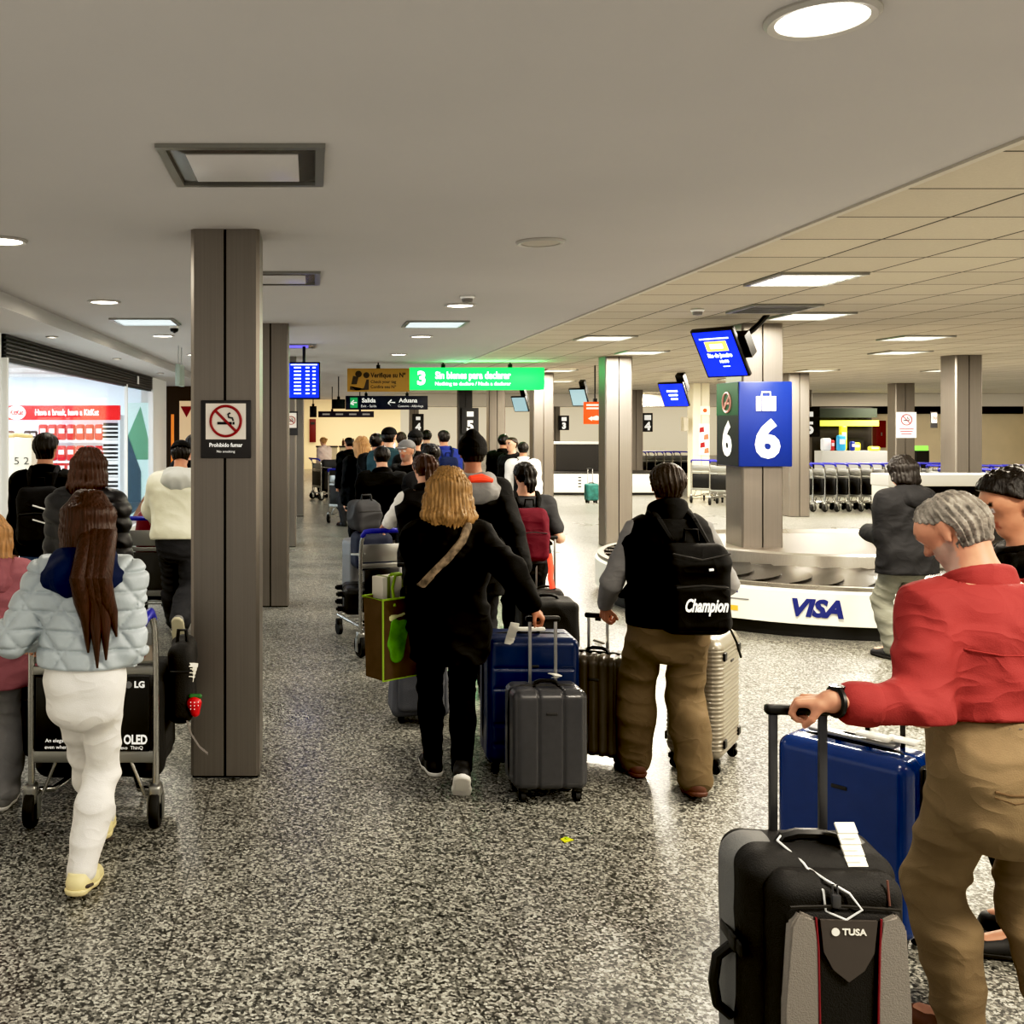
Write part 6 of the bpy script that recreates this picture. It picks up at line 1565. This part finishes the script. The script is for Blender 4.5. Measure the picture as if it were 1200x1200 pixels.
def champ(t, w, d, h):
    text('Champion', .085, M_wtxt, t, (.012, -d / 2 - .0425, h * .335), width=.205, bold=.0025, shear=.35)
    MB().loft([(.03, -d / 2 - .035, h * .70), (.05, -d / 2 - .036, h * .705)], .006, 8).build('small_logo', M_wtxt, t)
    MB().loft([(-w * .4, -d / 2 - .02, h * .86), (0, -d / 2 - .03, h * .80), (w * .4, -d / 2 - .02, h * .86)], .004, 6).build('upper_zip', M_dark, t)
    MB().loft([(w * .46, 0, .06), (w * .62, .02, -.04), (w * .70, .03, -.12)], .006, 6).build('loose_strap', M_black, t)
backpack('black backpack with white script lettering on the man in the vest', J, F_black, .34, .16, .47, up=.262, dx=.055, infl=.045, vox=.006, strap=F_black, extra=champ)
# --- woman by the carousel
J = person('dark haired woman in a black jacket standing at the carousel', 4.66, 8.02, .25, 1.60, lean=.05, vox=.011, skin='light', feet=((-.08, .05, 0, 0), (.08, -.05, 0, 0)), hands=(dict(w=(-.12, .26, .98), curl=.5), dict(w=(.12, .26, .98), curl=.5)), head=(.1, .12, 0), hair=hr('long', H_dark, CD, len=.62, seed=5, thick=.06, spread=2.0), top=dict(mat=F_black2, infl=.05, hem=-.09, hood=F_black2, flare=.015, seed=81, ww=1.05), bottom=dict(mat=cloth('cloth_grey_green', (112, 112, 102)), wide=.02), shoes=dict(mat=S_dark))
# --- person at the right edge
J = person('dark haired man in a black jacket, in profile at the right edge', 2.57, 3.62, 1.30, 1.70, lean=.06, vox=.009, hvox=.007, skin='mid', feet=((-.09, .05, 0, 0), (.09, -.05, 0, 0)), head=(.10, .30, .0), hair=hr('short', H_dark, CD, thick=.10, amp=.012, fq=20, line=.20, nape=-.22, vox=.006, tuft=.10), top=dict(mat=F_black, infl=.04, hem=-.08, collar=F_black, ch=.03, seed=91), bottom=dict(mat=F_black2), shoes=dict(mat=S_dark))
# --- man in the red shirt
J = person('grey haired man in a red shirt and khaki trousers holding the big suitcase', 1.96, 2.90, .10, 1.68, lean=.17, vox=.0075, hvox=.0042, skin=(178, 130, 106), girth=1.10, sw=1.08,
    feet=((-.045, .10, .0, .0), (.13, -.10, .0, .15)), hands=(dict(p=(1.425, 2.80, 1.092), d=(-.80, .55, -.12), n=(-.05, .15, -1), curl=1.05, thumb=.9), dict(w=(.30, .18, .85), curl=.6)), poles=((-.25, -.5, -1), (1, -.6, 0)),
    head=(.48, .50, .0), hair=hr('short', H_grey, CG, thick=.03, amp=.020, fq=52, nape=-.30, vox=.0048, tuft=.09), beard=(150, 144, 138), top=dict(mat=F_red, name='shirt', infl=.022, hem=.090, cut=.86, collar=F_red, ch=.034, fold=.008, ff=22, seed=101, cuffs=F_red, ww=1.03, aw=1.18),
    bottom=dict(mat=F_khaki, infl=.009, wide=.020, fold=.008, ff=24, seed=19, waist=.09, belt=mat('belt_brown', (54, 42, 30), .5)), shoes=dict(mat=S_brown, sole=S_brown))
JR = J; dv = nrm(J['wri'][0] - J['elb'][0]); wc = J['wri'][0] - dv * .008
q = MB(); e1 = nrm(np.cross(dv, (0, 0, 1))); e2 = np.cross(dv, e1)
q.loft([tuple(wc + (e1 * math.cos(2 * PI * k / 18) * 1.2 + e2 * math.sin(2 * PI * k / 18)) * .036) for k in range(18)], .009, 6, closed=True); o = q.build('wristwatch', M_black, J['root'])
fc = wc + np.array(e2 if e2[2] > 0 else -e2) * .040
q = MB(); q.lathe([(.020, -.006), (.021, .004), (.0001, .006)], c=tuple(fc), seg=18); q.build('dial', mat('watch_dial', (60, 60, 62), .2, metal=.6), o)
# back pocket and yoke seam
hz_ = J['pel'][2]
MB().loft(on_surface(J, 'trousers', [(-.135, hz_ - .005), (-.10, hz_ - .012), (-.04, hz_ - .012)], .001), .0035, 6).build('back_pocket', mat('khaki_seam', (92, 72, 48), .8), J['root'])
MB().loft(on_surface(J, 'trousers', [(-.135, hz_ - .02), (-.09, hz_ - .034), (-.04, hz_ - .026)], .0005), .002, 6).build('pocket_flap_seam', mat('khaki_seam', (92, 72, 48), .8), J['root'])
MB().loft(on_surface(J, 'shirt', [(-.17, hz_ + .365), (-.08, hz_ + .352), (0, hz_ + .35), (.08, hz_ + .352), (.17, hz_ + .365)], .0005), .0022, 6).build('yoke_seam', mat('red_seam', (132, 40, 38), .8), J['root'])
for k, (x, y) in enumerate(LIT): area('panel_or_fill_lamp', (x, y, CEIL - .03), .5, .5, 50 if abs(x - 4.7) < .4 and y < 10.5 else 155, WARM)
for k, (x, y) in enumerate(((4.0, 4.5), (2.9, 1.4), (5.8, 6.2), (6.8, 3.0), (10, 7), (9, 3), (8, 20), (12, 15), (6, 28), (17, 20), (6, 40), (12, 40), (2, 30), (7, 50), (13, 52), (11, 34), (18, 32), (7, 23), (13, 24), (2.5, 52))): area('panel_or_fill_lamp', (x, y, CEIL - .03), .6, .6, 140, WARM)  # added fill lamps without fittings, brightening the right floor and far hall
for k, (x, y) in enumerate(DL + [(-.3, 1.0)]): area('downlight_lamp', (x, y, CEIL - .03), .2, .2, 17, (1, .93, .80))
for y in (11.5, 14.0, 16.5, 18.4): area('shop_lamp', (-6.0, y, 2.72), 4.0, 1.2, 110, (.84, .94, 1))
area('sign_lamp', (gx(575, 17), 16.80, gz(436, 17)), 1.6, .05, 12, (.15, 1, .35), (PI + .75, 0, 0))
area('customs_lamp', (1.2, 39, 2.8), 3.5, 3, 120, (1, .86, .62))
wd = bpy.data.worlds.new('World'); C.scene.world = wd; wd.use_nodes = True
bg = wd.node_tree.nodes['Background']; bg.inputs[0].default_value = (1, .93, .84, 1); bg.inputs[1].default_value = .42
cam = bpy.data.cameras.new('Camera'); co = bpy.data.objects.new('Camera', cam); COL.objects.link(co)
co.location = (0, 0, CAMZ); co.rotation_euler = (PI / 2, 0, 0)
cam.sensor_width = 36; cam.lens = 36; cam.shift_x = 235 / 1200; cam.shift_y = -103 / 1200; cam.clip_end = 200
C.scene.camera = co
sc = C.scene
sc.view_settings.view_transform = 'Standard'; sc.view_settings.look = 'None'
sc.view_settings.exposure = 0.0

sc.cycles.use_fast_gi = True; sc.cycles.fast_gi_method = 'ADD'
wd.light_settings.ao_factor = .385; wd.light_settings.distance = 2.5

vs = sc.view_settings
vs.use_curve_mapping = True
cm = vs.curve_mapping; c = cm.curves[3]
c.points[0].location = (0.012, 0.0); c.points[-1].location = (1.0, 1.0)
for p in ((.06, .034), (.22, .20), (.55, .60)): c.points.new(*p)
cm.update()
